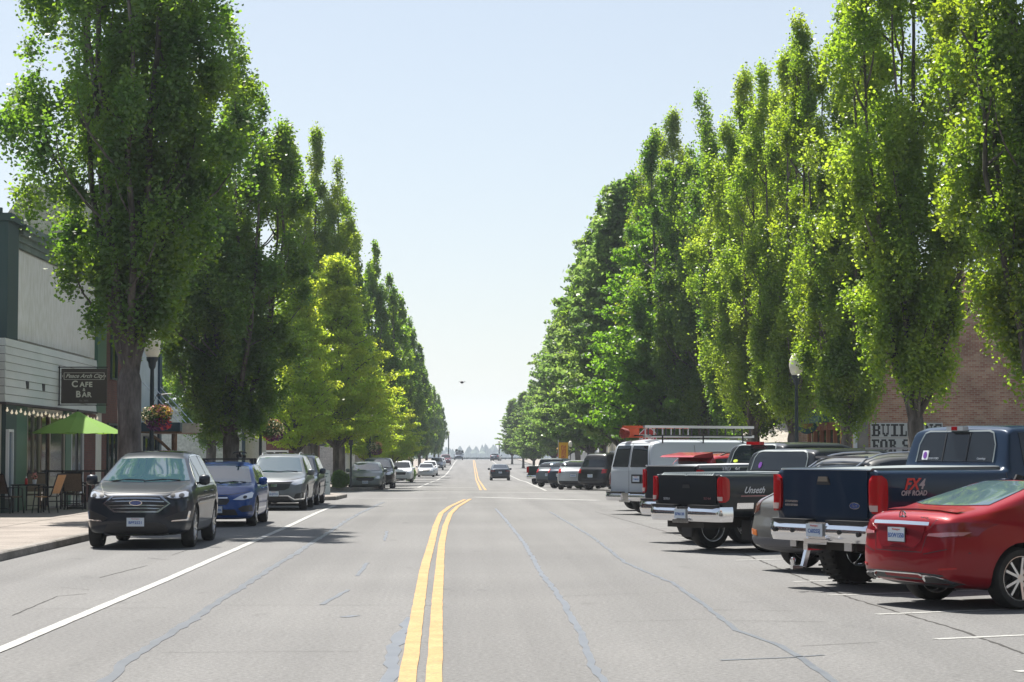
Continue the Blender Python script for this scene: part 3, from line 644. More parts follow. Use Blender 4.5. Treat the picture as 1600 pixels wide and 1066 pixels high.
    def side_glass(s, spans, top=.09, bot=.045, m=None, trim=None, name='window'):
        """side windows between lower y and upper y pairs ((yb0,yb1),(yt0,yt1)) following belt and roof"""
        for (b0, b1, t0, t1) in spans:
            n = 9; up = []; lo = []
            for k in range(n):
                f = k / (n - 1); y = t0 + (t1 - t0) * f; up.append((y, float(s.prof('top', y)) - top))
                y = b0 + (b1 - b0) * f; lo.append((y, float(s.prof('belt', y)) + bot))
            poly = lo + [(y, max(z, float(s.prof('belt', y)) + bot + .01)) for y, z in up[::-1]]
            s.both(name, poly, m or glass)
            if trim:
                for ax in 'RL':
                    t_ = MB(); s.strip(t_, poly + [poly[0]], .016, ax, .012); t_.build('window_trim', trim, s.root)
    def screen(s, ax, zb, zt, wb, wt, m, name, bow=.03):
        p = [(-wb, zb), (-wb * .5, zb - bow * .8), (0, zb - bow), (wb * .5, zb - bow * .8), (wb, zb), (wt, zt), (wt * .5, zt + bow * .5), (0, zt + bow * .6), (-wt * .5, zt + bow * .5), (-wt, zt)]
        return s.patch(name, p, ax, m, off=.008)
    def wheels(s, rimm=alloy, style=5, wd=.22, double=False):
        sp = s.sp; r = sp['wr']; rr = r * sp.get('rim', .68)
        t = MB().lathe([(rr * .98, -wd / 2 + .01), (rr + .02, -wd / 2), (r * .93, -wd / 2), (r * .985, -wd / 2 + .03), (r, 0), (r * .985, wd / 2 - .03), (r * .93, wd / 2), (rr + .02, wd / 2), (rr * .98, wd / 2 - .01)], axis='x', n=36, closed=True)
        if sp.get('lug'):
            for k in range(36):
                a = 2 * math.pi * k / 36
                for sg in (-1, 1):
                    c = Vector((sg * wd * .30, math.cos(a + sg * .06) * r, math.sin(a + sg * .06) * r)); tn = Vector((0, -math.sin(a), math.cos(a)))
                    t.bar(c - Vector((wd * .2, 0, 0)) + tn * .01, c + Vector((wd * .2, 0, 0)) - tn * .01, .04, .022)
        rm = MB().lathe([(rr, wd / 2 - .012), (rr * .95, wd / 2 - .01), (rr * .90, wd / 2 - .05), (rr * .88, -wd / 2 + .04), (rr * .95, -wd / 2 + .012), (rr, -wd / 2 + .01)], axis='x', n=36)
        rm.mat(1).lathe([(0, wd / 2 - .115), (rr * .89, wd / 2 - .115)], axis='x', n=24); rm.mat(0)
        rm.lathe([(0, wd / 2 - .02), (rr * .17, wd / 2 - .022), (rr * .21, wd / 2 - .05), (rr * .2, wd / 2 - .1)], axis='x', n=16)
        for k in range(style):
            for da in ((-.15, .15) if double else (0,)):
                a = 2 * math.pi * k / style; a1 = a + da * .9; a2 = a + da * 1.6
                p0 = (wd / 2 - .045, math.cos(a1) * rr * .14, math.sin(a1) * rr * .14); p1 = (wd / 2 - .022, math.cos(a2) * rr * .93, math.sin(a2) * rr * .93)
                rm.bar(p0, p1, .045 if double else .07, .03)
        tm, rmm = None, None
        for yw in sp['wheels']:
            for sg in (1, -1):
                e = empty('wheel', (sg * (max(z for _, z in sp['plan']) - wd / 2 - .03), yw - s.L / 2, r), 0 if sg > 0 else math.pi, s.root)
                if tm is None:
                    tm = t.build('tyre', rubber, e, smooth=True, angle=40); rmm = rm.build('rim', [rimm, black], e, smooth=True, angle=30)
                else:
                    for q in (tm, rmm): c = q.copy(); COL.objects.link(c); c.parent = e
    def mirrors(s, y, z, m, x=None, size=(.20, .14, .17)):
        x = x or s.sp['W'] * .98
        for sg in (1, -1):
            a, b, c = size; prof = [(0, -.5), (.7, -.46), (.95, -.25), (1, .1), (.85, .4), (.5, .5), (0, .52)]
            mb = MB(); mb.lathe([(p * c / 2 * 1.15, h * a) for p, h in prof], axis='x', n=16); mb.v = [(vx, vy * b / c, vz) for vx, vy, vz in mb.v]
            mb.v = [(vx * sg + sg * (x + a * .35), vy + y - s.L / 2, vz + z) for vx, vy, vz in mb.v]
            mb.mat(1).bar((sg * (x - .08), y - s.L / 2, z - c * .35), (sg * (x + .08), y - s.L / 2, z - c * .3), .06, .04)
            mo = mb.build('mirror', [m, black], s.root, smooth=True, angle=60)
            MB().box(sg * (x + a * .35) - a * .36, sg * (x + a * .35) + a * .36, y - s.L / 2 - b * .5 - .004, y - s.L / 2 - b * .36, z - c * .32, z + c * .36).build('mirror_glass', glass, mo)
    def plate(s, ax, z, x, txt, blue=True, w_=.305, tilt=0, top='Washington', off=.02):
        h = s.hit(x, z, ax); sg = 1 if ax == 'F' else -1; y = h.y - s.L / 2 + sg * off
        mb = MB().box(x - w_ / 2, x + w_ / 2, min(y, y + sg * .008), max(y, y + sg * .008), z - .076, z + .076)
        o = mb.build('licence_plate', plate_m, s.root)
        M = frame((x, y + sg * .0095, z - .012), (-sg, 0, 0), (0, 0, 1))
        text_obj('plate_number', txt, .068, plate_blue, M, o, depth=.0008, bold=.0015)
        text_obj('plate_state', top, .03, plate_red, frame((x, y + sg * .0095, z + .056), (-sg, 0, 0), (0, 0, 1)), o, depth=.0008)
        MB().box(x - w_ / 2 - .008, x + w_ / 2 + .008, min(y - sg * .004, y + sg * .003), max(y - sg * .004, y + sg * .003), z - .084, z + .084).build('plate_frame', black, s.root)
    def seams(s, side=(), rear=(), front=(), top=(), wd=.009):
        for lns, axs in ((side, 'RL'), (rear, 'B'), (front, 'F'), (top, 'T')):
            for ln in lns:
                for ax in axs:
                    mb = MB(); s.strip(mb, ln, wd, ax); mb.build('panel_gap', black, s.root)
    def handles(s, ys, z, m):
        for y in ys:
            for sg, ax in ((1, 'R'), (-1, 'L')):
                h = s.hit(y, z, ax); MB().tube([(h.x - sg * .01, y - .10 - s.L / 2, z), (h.x + sg * .03, y - .08 - s.L / 2, z), (h.x + sg * .035, y + .06 - s.L / 2, z), (h.x - sg * .01, y + .09 - s.L / 2, z)], .014, 8).build('door_handle', m, s.root, smooth=True)
    def part(s, name, mb, m, smooth=False, parent=None):
        mb.v = [(a, b - s.L / 2, c) for a, b, c in mb.v]; return mb.build(name, m, parent or s.root, smooth=smooth)
def link_parent(o, p): o.parent = p
def paintm(name, c, metal=.35, rough=.32):
    return pbr('paint_' + name, c, .38, metal * .35, .6, spec=.12)
def ov(cx, cz, a, b, n=20): return [(cx + a * math.cos(2 * math.pi * k / n), cz + b * math.sin(2 * math.pi * k / n)) for k in range(n)]
def rrect(x0, x1, z0, z1, r=.04):
    P_ = []
    for cx, cz, a0 in ((x1 - r, z1 - r, 0), (x0 + r, z1 - r, 90), (x0 + r, z0 + r, 180), (x1 - r, z0 + r, 270)):
        P_ += [(cx + r * math.cos(R(a0 + t)), cz + r * math.sin(R(a0 + t))) for t in (0, 30, 60, 90)]
    return P_
wiperm = pbr('wiper_rubber', (.012, .012, .013), 1.0, spec=0)
# ---- body types
SUV = dict(L=4.65, W=.93, wr=.36, wheels=(.95, 3.62), er=.07, tumble=.36, clad=5,
    plan=[(0, .86), (.25, .915), (.9, .93), (3.6, .93), (4.3, .90), (4.65, .80)], belt=[(0, .98), (.4, 1.08), (2.5, 1.04), (3.4, 1.0), (4.3, .90), (4.65, .80)],
    top=[(0, 1.02), (.12, 1.10), (.42, 1.58), (.62, 1.65), (1.5, 1.69), (2.3, 1.67), (2.65, 1.60), (3.45, 1.10), (3.9, 1.04), (4.4, .97), (4.65, .84)],
    bot=[(0, .34), (.3, .27), (.7, .22), (3.9, .22), (4.65, .26)], rear=[(0, .1), (.35, 0), (.6, .0), (.8, .05), (1.0, .08), (1.7, .1)], front=[(0, .06), (.3, .02), (.5, 0), (.75, .03), (.9, .1), (1.2, .3)], cf=.26)
SEDAN = dict(L=4.7, W=.90, wr=.325, wheels=(1.02, 3.85), er=.07, tumble=.42,
    plan=[(0, .80), (.3, .87), (1.0, .90), (3.8, .90), (4.4, .86), (4.7, .74)], belt=[(0, .92), (.5, .985), (2.5, .93), (3.6, .88), (4.4, .74), (4.7, .62)],
    top=[(0, .98), (.1, 1.04), (.55, 1.10), (1.0, 1.22), (1.55, 1.38), (2.1, 1.43), (2.6, 1.41), (2.95, 1.33), (3.65, .97), (4.2, .86), (4.55, .74), (4.7, .64)],
    bot=[(0, .30), (.4, .22), (1.0, .18), (4.2, .17), (4.7, .22)], rear=[(0, .12), (.35, .0), (.6, .0), (.85, .04), (1.0, .06), (1.2, .0)], front=[(0, .04), (.4, 0), (.6, .04), (.8, .15)], cf=.3, cr=.16)
HATCH = dict(SEDAN,  L=4.45, W=.89, wheels=(.85, 3.52), wr=.33,
    plan=[(0, .80), (.3, .87), (1.0, .89), (3.5, .89), (4.15, .86), (4.45, .75)], belt=[(0, .92), (.5, .96), (2.5, .93), (3.3, .92), (4.1, .78), (4.45, .66)],
    top=[(0, .95), (.1, 1.0), (.5, 1.36), (.8, 1.44), (1.6, 1.48), (2.2, 1.46), (2.6, 1.38), (3.35, 1.01), (3.9, .92), (4.3, .80), (4.45, .70)])
def pickup(box_top, cab_top, bot, L=5.7, W=.97, wr=.40, hood=1.2, cab0=2.1, cab1=4.0, W2=None):
    z = box_top; y2 = cab1 + .75
    return dict(L=L, W=W, wr=wr, wheels=(1.12, L - 1.0), er=.035, tumble=.20, sm=.025, shoulder=.03, crown=.03, gap=.08,
        plan=[(0, W - .015), (.2, W), (L - .5, W), (L - .15, W - .05), (L, W - .12)],
        belt=[(0, z - .03), (cab0 - .02, z - .03), (cab0, z - .02), (cab1 + .3, z - .02), (y2, hood - .06), (L, hood - .14)],
        top=[(0, z), (cab0 - .01, z), (cab0 + .02, z + .05), (cab0 + .14, cab_top - .06), (cab0 + .26, cab_top - .012), (cab0 + .7, cab_top), (cab1 - .2, cab_top), (cab1, cab_top - .05), (y2, hood + .06), (y2 + .3, hood + .02), (L - .12, hood - .03), (L, hood - .12)],
        bot=[(0, bot), (L, bot - .05)], dense=[(cab0 - .08, cab0 + .34), (cab1 - .1, cab1 + .1)], bed=(.06, cab0 - .03, W - .10, z - .50), cf=.08, cr=.015)
VAN = dict(L=5.4, W=1.0, wr=.37, wheels=(1.15, 4.6), er=.06, tumble=.16, sm=.05, shoulder=.03, crown=.05, gap=.07,
    plan=[(0, .95), (.25, 1.0), (4.6, 1.0), (5.2, .95), (5.4, .85)], belt=[(0, 1.15), (4.3, 1.15), (5.0, 1.05), (5.4, .9)],
    top=[(0, 1.2), (.03, 1.35), (.10, 1.85), (.22, 2.0), (.6, 2.06), (3.4, 2.06), (3.7, 2.0), (4.6, 1.35), (5.2, 1.2), (5.4, 1.05)],
    bot=[(0, .42), (5.4, .38)], dense=[(0, .3)], cr=.03, cf=.15)

def rails(c, y0, y1, x, m, z=None, cross=()):
    mb = MB()
    for sg in (1, -1):
        pts = []
        for k in range(9):
            y = y0 + (y1 - y0) * k / 8; h = c.hit(sg * x, y, 'T'); pts.append((sg * x, y, h.z + (.045 if 0 < k < 8 else -.01)))
        c.part('roof_rail', MB().tube(pts, .014, 6), m, True)
    for y in cross: mb = MB(); mb.bar((-x - .04, y, c.hit(0, y, 'T').z + .07), (x + .04, y, c.hit(0, y, 'T').z + .07), .06, .03); c.part('crossbar', mb, m)

def suv_common(c, bright=True, detail=True, hl=None, sgl=True):
    sp = c.sp; L = c.L
    if sgl: c.side_glass([(.62, 1.30, .62, 1.18), (1.36, 2.32, 1.26, 2.28), (2.42, 3.22, 2.36, 2.62)])
    c.wheels()

# ---------------------------------------------------------------- left: parked front-on
def left_car(px_right, y, W): return (px_right - 722) / 3300 * y - W
satin = pbr('satin_chrome', (.36, .37, .39), .22, 1.0)
# grey crossover, nearest left
g = paintm('graphite', (0.018, 0.024, 0.034), .5, .3)
sp = dict(SUV, tumble=.52, L=4.78, W=.96, wr=.375, wheels=(.98, 3.83),
    plan=[(0, .88), (.25, .94), (.9, .96), (3.7, .96), (4.4, .945), (4.78, .86)], belt=[(0, 1.02), (.4, 1.10), (2.5, 1.08), (3.5, 1.07), (4.4, 1.0), (4.78, .90)],
    top=[(0, 1.05), (.12, 1.13), (.45, 1.62), (.65, 1.70), (1.5, 1.735), (2.3, 1.72), (2.65, 1.65), (3.62, 1.18), (4.0, 1.13), (4.5, 1.06), (4.70, 1.0), (4.78, .93)],
    front=[(0, .08), (.26, .05), (.42, .0), (.6, 0), (.8, .02), (.95, .06), (1.1, .2)], cf=.30)
yb = 37.3
c = Car('parked_car', 'charcoal crossover with a silver slatted hexagon grille, nearest car on the left kerb', 'car', sp, g, (-5.72, yb + sp['L'] / 2, 0), math.pi)
c.screen('F', 1.19, 1.575, .78, .58, wglass, 'windscreen')
c.side_glass([(.70, 1.40, .75, 1.28), (1.46, 2.45, 1.38, 2.40), (2.55, 3.42, 2.48, 2.78)], trim=chrome)
c.wheels(double=True)
c.mirrors(3.32, 1.20, g, x=.95)
hx = lambda s_, zc, w_, h_: [(-w_, zc), (-w_ * .72, zc + h_ * .93), (-w_ * .3, zc + h_), (w_ * .3, zc + h_), (w_ * .72, zc + h_ * .93), (w_, zc), (w_ * .66, zc - h_), (-w_ * .66, zc - h_)]
fr = c.patch('grille', hx(0, .80, .59, .155), 'F', satin, off=.012, g=.05)
c.patch('grille_opening', hx(0, .80, .555, .128), 'F', black, off=.020, g=.05, parent=fr)
sl = MB()
for z in (.715, .765, .835, .885):
    ww = .53 * (1 - abs(z - .80) * 2.6); c.strip(sl, [(-ww, z - .004), (-ww * .5, z + .004), (0, z + .006), (ww * .5, z + .004), (ww, z - .004)], .020, 'F', .032)
sl.build('grille_bars', satin, fr)
em = c.patch('badge', ov(0, .815, .115, .05), 'F', chrome, off=.045, flat=True)
eb = c.patch('badge_field', ov(0, .815, .100, .039), 'F', pbr('badge_blue', (0.02, 0.06, 0.25), .25, 0, 1.0), off=.050, flat=True, parent=em)
h = c.hit(0, .815, 'F'); text_obj('badge_script', 'Ford', .062, chrome, frame((0, h.y - c.L / 2 + .054, .815), (-1, 0, 0), (0, 0, 1)), em, shear=.35, depth=.002)
for sg in (1, -1):
    m_ = lambda pts: [(sg * a, b) for a, b in pts]
    hb = c.patch('headlight', m_([(.46, .91), (.60, .975), (.80, 1.03), (.87, 1.00), (.875, .90), (.70, .865), (.56, .875)]), 'F', black, off=.010)
    c.patch('headlight_lens', m_([(.52, .912), (.62, .958), (.80, 1.005), (.85, .985), (.855, .915), (.70, .885), (.58, .89)]), 'F', clearlens, off=.018, parent=hb)
    for xx in (.62, .76): c.patch('lamp', ov(sg * xx, .93, .042, .034, 12), 'F', black, off=.024, parent=hb, g=.03)
    fp_ = c.patch('fog_lamp_pocket', m_([(.50, .55), (.62, .60), (.86, .69), (.885, .64), (.86, .50), (.60, .49)]), 'F', black, off=.008)
    c.patch('daytime_lamp', m_([(.60, .485), (.87, .50), (.90, .66), (.875, .665), (.85, .525), (.62, .508)]), 'F', chrome, off=.016, parent=fp_)
lw = c.patch('lower_intake', [(-.56, .33), (-.50, .44), (-.36, .47), (.36, .47), (.50, .44), (.56, .33), (.50, .275), (-.50, .275)], 'F', black, off=.008)
b_ = MB(); c.strip(b_, [(-.56, .285), (-.45, .268), (0, .262), (.45, .268), (.56, .285)], .022, 'F', .03); b_.build('skid_trim', alloy, c.root)
c.plate('F', .48, 0, 'BPF2521', off=.035)
c.seams(side=[[(3.42, 1.06), (3.45, .6), (3.3, .3)], [(2.5, 1.1), (2.45, .35)], [(1.42, 1.1), (1.38, .8)]], front=[[(-.84, 1.035), (-.5, .985), (0, .97), (.5, .985), (.84, 1.035)]], top=[[(.80, 3.6), (.72, 4.1), (.60, 4.55)], [(-.80, 3.6), (-.72, 4.1), (-.60, 4.55)]])
c.handles((1.6, 2.62), .98, g)
b_ = MB()
for x0, x1 in ((-.62, .02), (.02, .62)): c.strip(b_, [(x0, 1.185), ((x0 + x1) / 2, 1.20), (x1, 1.17)], .014, 'F', .02)
b_.build('wipers', wiperm, c.root)
c.patch('sunroof', rrect(-.5, .5, 1.0, 2.35, .08), 'T', glass, off=.006, g=.12)
# blue hatchback
bl = paintm('deep_blue', (0.003, 0.045, 0.20), .35, .28)
c = Car('parked_car', 'deep blue hatchback carrying a bicycle carrier on its roof, second car on the left kerb', 'car', HATCH, bl, (-5.62, 48.3 + HATCH['L'] / 2, 0), math.pi)
c.screen('F', 1.0, 1.36, .72, .58, wglass, 'windscreen')
c.side_glass([(.60, 1.15, .72, 1.08), (1.22, 2.10, 1.15, 2.05), (2.18, 3.05, 2.12, 2.5)], top=.08)
c.wheels(); c.mirrors(2.95, 1.03, bl, x=.88)
gr_ = c.patch('grille', [(-.33, .60), (-.27, .69), (.27, .69), (.33, .60), (.26, .51), (-.26, .51)], 'F', black, off=.01)
b_ = MB(); c.strip(b_, [(-.28, .655), (.28, .655)], .022, 'F', .02); b_.build('grille_bar', chrome, gr_)
for sg in (1, -1):
    hb = c.patch('headlight', [(sg * a, b) for a, b in [(.40, .62), (.55, .70), (.78, .79), (.82, .76), (.80, .66), (.62, .61)]], 'F', clearlens, off=.012)
    c.patch('lamp', ov(sg * .66, .675, .04, .03, 12), 'F', black, off=.02, parent=hb, g=.03)
    c.patch('fog_lamp_pocket', [(sg * a, b) for a, b in [(.52, .42), (.62, .48), (.80, .50), (.82, .36), (.60, .34)]], 'F', black, off=.008)
c.patch('lower_intake', [(-.45, .40), (.45, .40), (.52, .27), (-.52, .27)], 'F', black, off=.008)
b_ = MB(); c.strip(b_, [(-.7, .235), (0, .225), (.7, .235)], .02, 'F', .01); b_.build('lip', bl, c.root)
c.plate('F', .40, -.02, 'BGK4096', off=.03)
c.seams(side=[[(3.1, .92), (3.1, .3)], [(2.15, .95), (2.1, .3)]], front=[[(-.74, .80), (-.3, .73), (.3, .73), (.74, .80)]])
c.handles((1.35, 2.35), .86, bl)
b_ = MB()
for x0, x1 in ((-.6, .0), (.0, .58)): c.strip(b_, [(x0, .995), ((x0 + x1) / 2, 1.015), (x1, .98)], .014, 'F', .02)
b_.build('wipers', wiperm, c.root)
rails(c, .8, 2.1, .55, black)
rk = MB().bar((-.62, 1.2, 1.56), (.62, 1.2, 1.56), .07, .035).bar((-.62, 1.9, 1.56), (.62, 1.9, 1.56), .07, .035)
for x in (-.58, .58):
    for y in (1.2, 1.9): rk.box(x - .05, x + .05, y - .06, y + .06, 1.44, 1.56)
rk.v = [(a, b, z_ - .02) for a, b, z_ in rk.v]
c.part('roof_bars', rk, black)
bk = tag(MB().tube([(-5.30, 0, 0), (-5.30, 1.3, .02)], .02).box(-5.36, -5.24, .2, .5, 0, .07).tube([(-5.46, .42, .10), (-5.40, .40, .13), (-5.20, .40, .13), (-5.14, .42, .10)], .016).tube([(-5.3, .45, .0), (-5.3, .38, .14)], .022).box(-5.38, -5.22, 1.0, 1.1, -.01, .05).build('bike_carrier', blackm, smooth=True, loc=(0, 50.2, 1.58)),
    'black upright bicycle carrier clamped on the roof bars of the blue hatchback', 'bike rack')
# grey crossover with chrome
sg_ = paintm('steel_grey', (0.13, 0.145, 0.16), .6, .3)
def front_suv(label, loc, pm, sp=SUV, chrome_=True, plate=None, big=True):
    c = Car('parked_car', label, 'car', sp, pm, loc, math.pi)
    c.screen('F', 1.14, 1.55, .74, .60, wglass, 'windscreen')
    suv_common(c); c.mirrors(3.2, 1.12, pm, x=.92)
    g0 = c.patch('grille', [(-.50, .84), (.50, .84), (.44, .66), (.30, .60), (-.30, .60), (-.44, .66)], 'F', black, off=.01)
    b_ = MB(); c.strip(b_, [(-.56, .86), (-.3, .85), (.3, .85), (.56, .86)], .03, 'F', .02); b_.build('grille_bar', chrome if chrome_ else black, g0)
    b_ = MB(); c.strip(b_, [(0 - .09, .74), (.09, .74)], .08, 'F', .02); b_.build('badge', chrome, g0)
    for s_ in (1, -1):
        c.patch('headlight', [(s_ * a, b) for a, b in [(.50, .78), (.56, .88), (.84, .96), (.87, .90), (.84, .80), (.62, .74)]], 'F', clearlens, off=.012)
        c.patch('fog_lamp_pocket', [(s_ * a, b) for a, b in [(.58, .38), (.64, .50), (.84, .54), (.85, .38), (.70, .34)]], 'F', black, off=.008)
        if chrome_:
            b_ = MB(); c.strip(b_, [(s_ * .42, .44), (s_ * .60, .33), (s_ * .85, .36), (s_ * .86, .52)], .03, 'F', .02); b_.build('bumper_trim', chrome, c.root)
    if chrome_:
        b_ = MB(); c.strip(b_, [(-.42, .44), (.42, .44)], .022, 'F', .02); b_.build('bumper_trim', chrome, c.root)
    c.patch('lower_intake', [(-.40, .42), (.40, .42), (.52, .28), (-.52, .28)], 'F', black, off=.008)
    if plate: c.plate('F', .50, 0, plate, off=.03)
    c.seams(side=[[(3.3, 1.0), (3.3, .3)], [(2.38, 1.05), (2.35, .3)]], front=[[(-.8, .95), (-.4, .90), (.4, .90), (.8, .95)]])
    b_ = MB()
    for x0, x1 in ((-.6, .0), (.0, .58)): c.strip(b_, [(x0, 1.135), ((x0 + x1) / 2, 1.15), (x1, 1.12)], .014, 'F', .02)
    b_.build('wipers', wiperm, c.root)
    return c
c = front_suv('silver grey crossover with a chrome edged front bumper and roof rails, third on left kerb', (-5.52, 62.2 + 2.33, zr(63)), sg_, plate='BHJ7734')
rails(c, .7, 2.3, .56, alloy); c.patch('sunroof', rrect(-.4, .4, 1.2, 2.2, .08), 'T', glass, off=.006, g=.12)
nv = paintm('slate_blue', (0.035, 0.05, 0.075), .4, .3)
c = front_suv('dark slate crossover half hidden behind the silver grey one, fourth on the left kerb', (-5.62, 69.0 + 2.33, zr(70)), nv, chrome_=False)
rails(c, .7, 2.3, .56, black)
# beyond the corner
s2 = paintm('silver_green', (0.17, 0.20, 0.21), .6, .3)
def front_sedan(label, loc, pm, rz=math.pi):
    c = Car('parked_car', label, 'car', SEDAN, pm, loc, rz)
    c.screen('F', .99, 1.32, .70, .56, wglass, 'windscreen'); c.screen('B', 1.12, 1.33, .62, .52, glass, 'rear_window', bow=.01)
    c.side_glass([(1.15, 1.95, 1.45, 1.9), (2.05, 3.1, 2.0, 2.7)], top=.08); c.wheels(); c.mirrors(3.05, .98, pm, x=.89)
    g0 = c.patch('grille', [(-.45, .52), (-.42, .64), (.42, .64), (.45, .52), (.3, .46), (-.3, .46)], 'F', black, off=.01)
    b_ = MB(); c.strip(b_, [(-.5, .645), (.5, .645)], .02, 'F', .02); b_.build('grille_bar', chrome, g0)
    c.mir('headlight', [(.48, .60), (.60, .69), (.80, .71), (.80, .60), (.60, .56)], 'F', clearlens, off=.012)
    c.mir('taillight', [(.50, .76), (.50, .90), (.80, .93), (.84, .78)], 'B', redlens, off=.012)
    c.plate('F', .40, 0, 'BCL3318', off=.03); c.plate('B', .78, 0, 'BRT2204', off=.03)
    c.seams(side=[[(3.15, .9), (3.15, .3)], [(2.0, .95), (1.95, .3)]])
    return c
front_sedan('greenish silver sedan parked nose toward us beside the far left corner tree', (-4.86, 108.7, zr(108)), s2)
c = front_suv('black crossover parked just behind the greenish silver sedan', (-4.55, 114.9, zr(115)), paintm('black', (.014, .015, .018), .2, .25), chrome_=False)
wht = paintm('white', (.72, .73, .74), .0, .35)
Hn = dict(HATCH)
def small(label, loc, pm, sp=SUV, rz=math.pi, z=1.14, grp='far parked cars on the left'):
    c = Car('parked_car', label, 'car', sp, pm, loc, rz, grp)
    hi = sp is SUV
    c.screen('F', 1.14 if hi else 1.0, 1.55 if hi else 1.34, .74, .6, glass, 'windscreen')
    c.screen('B', 1.18 if hi else 1.05, 1.5 if hi else 1.33, .66, .58, glass, 'rear_window')
    c.side_glass([(.75, 1.5, .8, 1.4), (1.6, 3.0, 1.55, 2.5)]); c.wheels()
    c.mir('headlight', [(.48, .72), (.56, .84), (.82, .88), (.84, .74)], 'F', clearlens, off=.012)
    c.mir('taillight', [(.60, .80), (.60, 1.0), (.84, 1.02), (.86, .84)], 'B', redlens, off=.012)
    c.patch('grille', [(-.42, .80), (.42, .80), (.36, .60), (-.36, .60)], 'F', black, off=.01); c.mirrors(3.0, 1.08, pm, x=.91)
    return c
small('white hatchback half behind a tree trunk beyond the left corner', (-4.72, 165, zr(165)), wht)
small('silver sedan farther down the left kerb, first of the far row', (-3.75, 222, zr(222)), paintm('silver', (.42, .44, .46), .7, .3), HATCH)
small('white van-like crossover behind the far silver sedan on the left', (-3.6, 236, zr(236)), wht)
small('grey crossover third in the far left row', (-3.35, 282, zr(282)), sg_)
small('pale silver car fourth in the far left row', (-3.25, 310, zr(310)), paintm('silver', (0, 0, 0)), HATCH)
small('dark maroon car last in the far left row', (-2.7, 345, zr(345)), paintm('maroon', (.09, .02, .03), .3, .3), SUV)

# driving away
dk = paintm('dark_blue_grey', (0.03, 0.04, 0.055), .4, .3)
c = Car('moving_car', 'dark blue grey sedan driving away in the right lane of the street', 'car', SEDAN, dk, ((781 - 722) / 3300 * 187 + .0, 187, zr(187) + .01), 0)
c.screen('B', 1.11, 1.36, .64, .52, glass, 'rear_window', bow=.01); c.screen('F', .99, 1.32, .70, .56, wglass, 'windscreen')
c.side_glass([(1.15, 1.95, 1.45, 1.9), (2.05, 3.1, 2.0, 2.7)], top=.08); c.wheels(); c.mirrors(3.05, 1.0, dk, x=.89)
c.mir('taillight', [(.44, .78), (.46, .90), (.80, .93), (.84, .78)], 'B', pbr('dark_lens', (.12, .01, .015), .2, 0, 1), off=.012)
c.plate('B', .72, 0, 'AXT8801', off=.03); c.patch('bumper_lower', [(-.6, .26), (.6, .26), (.66, .38), (-.66, .38)], 'B', black, off=.01)
# ---------------------------------------------------------------- right: angled parking, seen from behind
def head(deg): return -R(deg)
def at_rear(x, y, deg, L, z=0):           # centre of a vehicle from the middle of its rear end
    return (x + math.sin(R(deg)) * L / 2, y + math.cos(R(deg)) * L / 2, z)
def rear_lamp(c, W, z0, z1, m, y0=-.03, wd=.15, dep=.11):
    """tall rounded tail lamp wrapping the corner, with a paler reversing lens low down"""
    for sg in (1, -1):
        for nm, a, b_, mm in (('taillight', 0, 1, m), ('reversing_lens', .06, .22, pbr('pink_clear', (.6, .45, .42), .2, .1, .5))):
            V = []; F = []; nz = 11; pr = 0 if nm == 'taillight' else .004
            for k in range(nz):
                t = a + (b_ - a) * k / (nz - 1); f = max(.02, 1 - abs(2 * t - 1) ** 5) ** .5; z = z0 + (z1 - z0) * t; xi = W - wd * (.55 + .45 * f)
                ring = [(xi, y0 + .06), (xi, y0 + .012 - pr), (xi + .02, y0 - pr), (W - .05, y0 + .004 - pr), (W - .015 + pr, y0 + .018 - pr), (W + .008 + pr, y0 + .055), (W + .012 + pr, y0 + .05 + dep * f), (W - .04, y0 + .05 + dep * f)]
                if nm != 'taillight': ring = [(xi + .02, y0 + .03), (xi + .02, y0 - pr)] + ring[3:5] + [(W - .02, y0 + .03)]
                V += [(sg * x, y, z) for x, y in ring]; n_ = len(ring)
            for k in range(nz - 1):
                for j in range(n_):
                    q4 = (k * n_ + j, k * n_ + (j + 1) % n_, (k + 1) * n_ + (j + 1) % n_, (k + 1) * n_ + j); F.append(q4 if sg > 0 else q4[::-1])
            F += [tuple(range(n_))[::-sg], tuple((nz - 1) * n_ + j for j in range(n_))[::sg]]
            mb = MB().add(V, F)
            if nm == 'taillight': lp_ = c.part(nm, mb, mm, True)
            else: c.part(nm, mb, mm, True, parent=lp_)
# red sedan
rd = paintm('candy_red', (0.24, 0.005, 0.012), .45, .25)
sp = dict(SEDAN, wr=.335, rim=.74)
c = Car('parked_car', 'shiny red sedan with a black glass roof, nearest of the angled row', 'car', sp, rd, at_rear(4.78, 23.22, 66, sp['L']), head(66))
c.screen('B', 1.125, 1.365, .66, .50, pbr('pale_rear_glass', (.06, .10, .125), .04, 0, 0, spec=.5, ior=2.0), 'rear_window', bow=.015)
c.screen('F', .99, 1.32, .70, .56, wglass, 'windscreen')
c.patch('glass_roof', [(-.50, 1.62), (.50, 1.62), (.53, 2.2), (.53, 2.75), (-.53, 2.75), (-.53, 2.2)], 'T', black if False else pbr('roof_black', (.01, .01, .012), .06, 0, 1), off=.006, g=.1)
c.side_glass([(1.22, 1.98, 1.50, 1.95), (2.06, 3.15, 2.02, 2.72)], top=.075, trim=chrome)
c.wheels(double=True, wd=.235); c.mirrors(3.1, 1.0, rd, x=.89)
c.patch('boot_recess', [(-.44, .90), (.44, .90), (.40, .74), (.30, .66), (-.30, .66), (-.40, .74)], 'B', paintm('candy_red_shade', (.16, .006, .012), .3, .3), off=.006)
for ax in 'RL': c.patch('taillight', [(.06, .83), (.10, .92), (.22, .915), (.30, .895), (.18, .84)], ax, pbr('dark_red_lens', (.19, .002, .008), .15, 0, .4), off=.010)
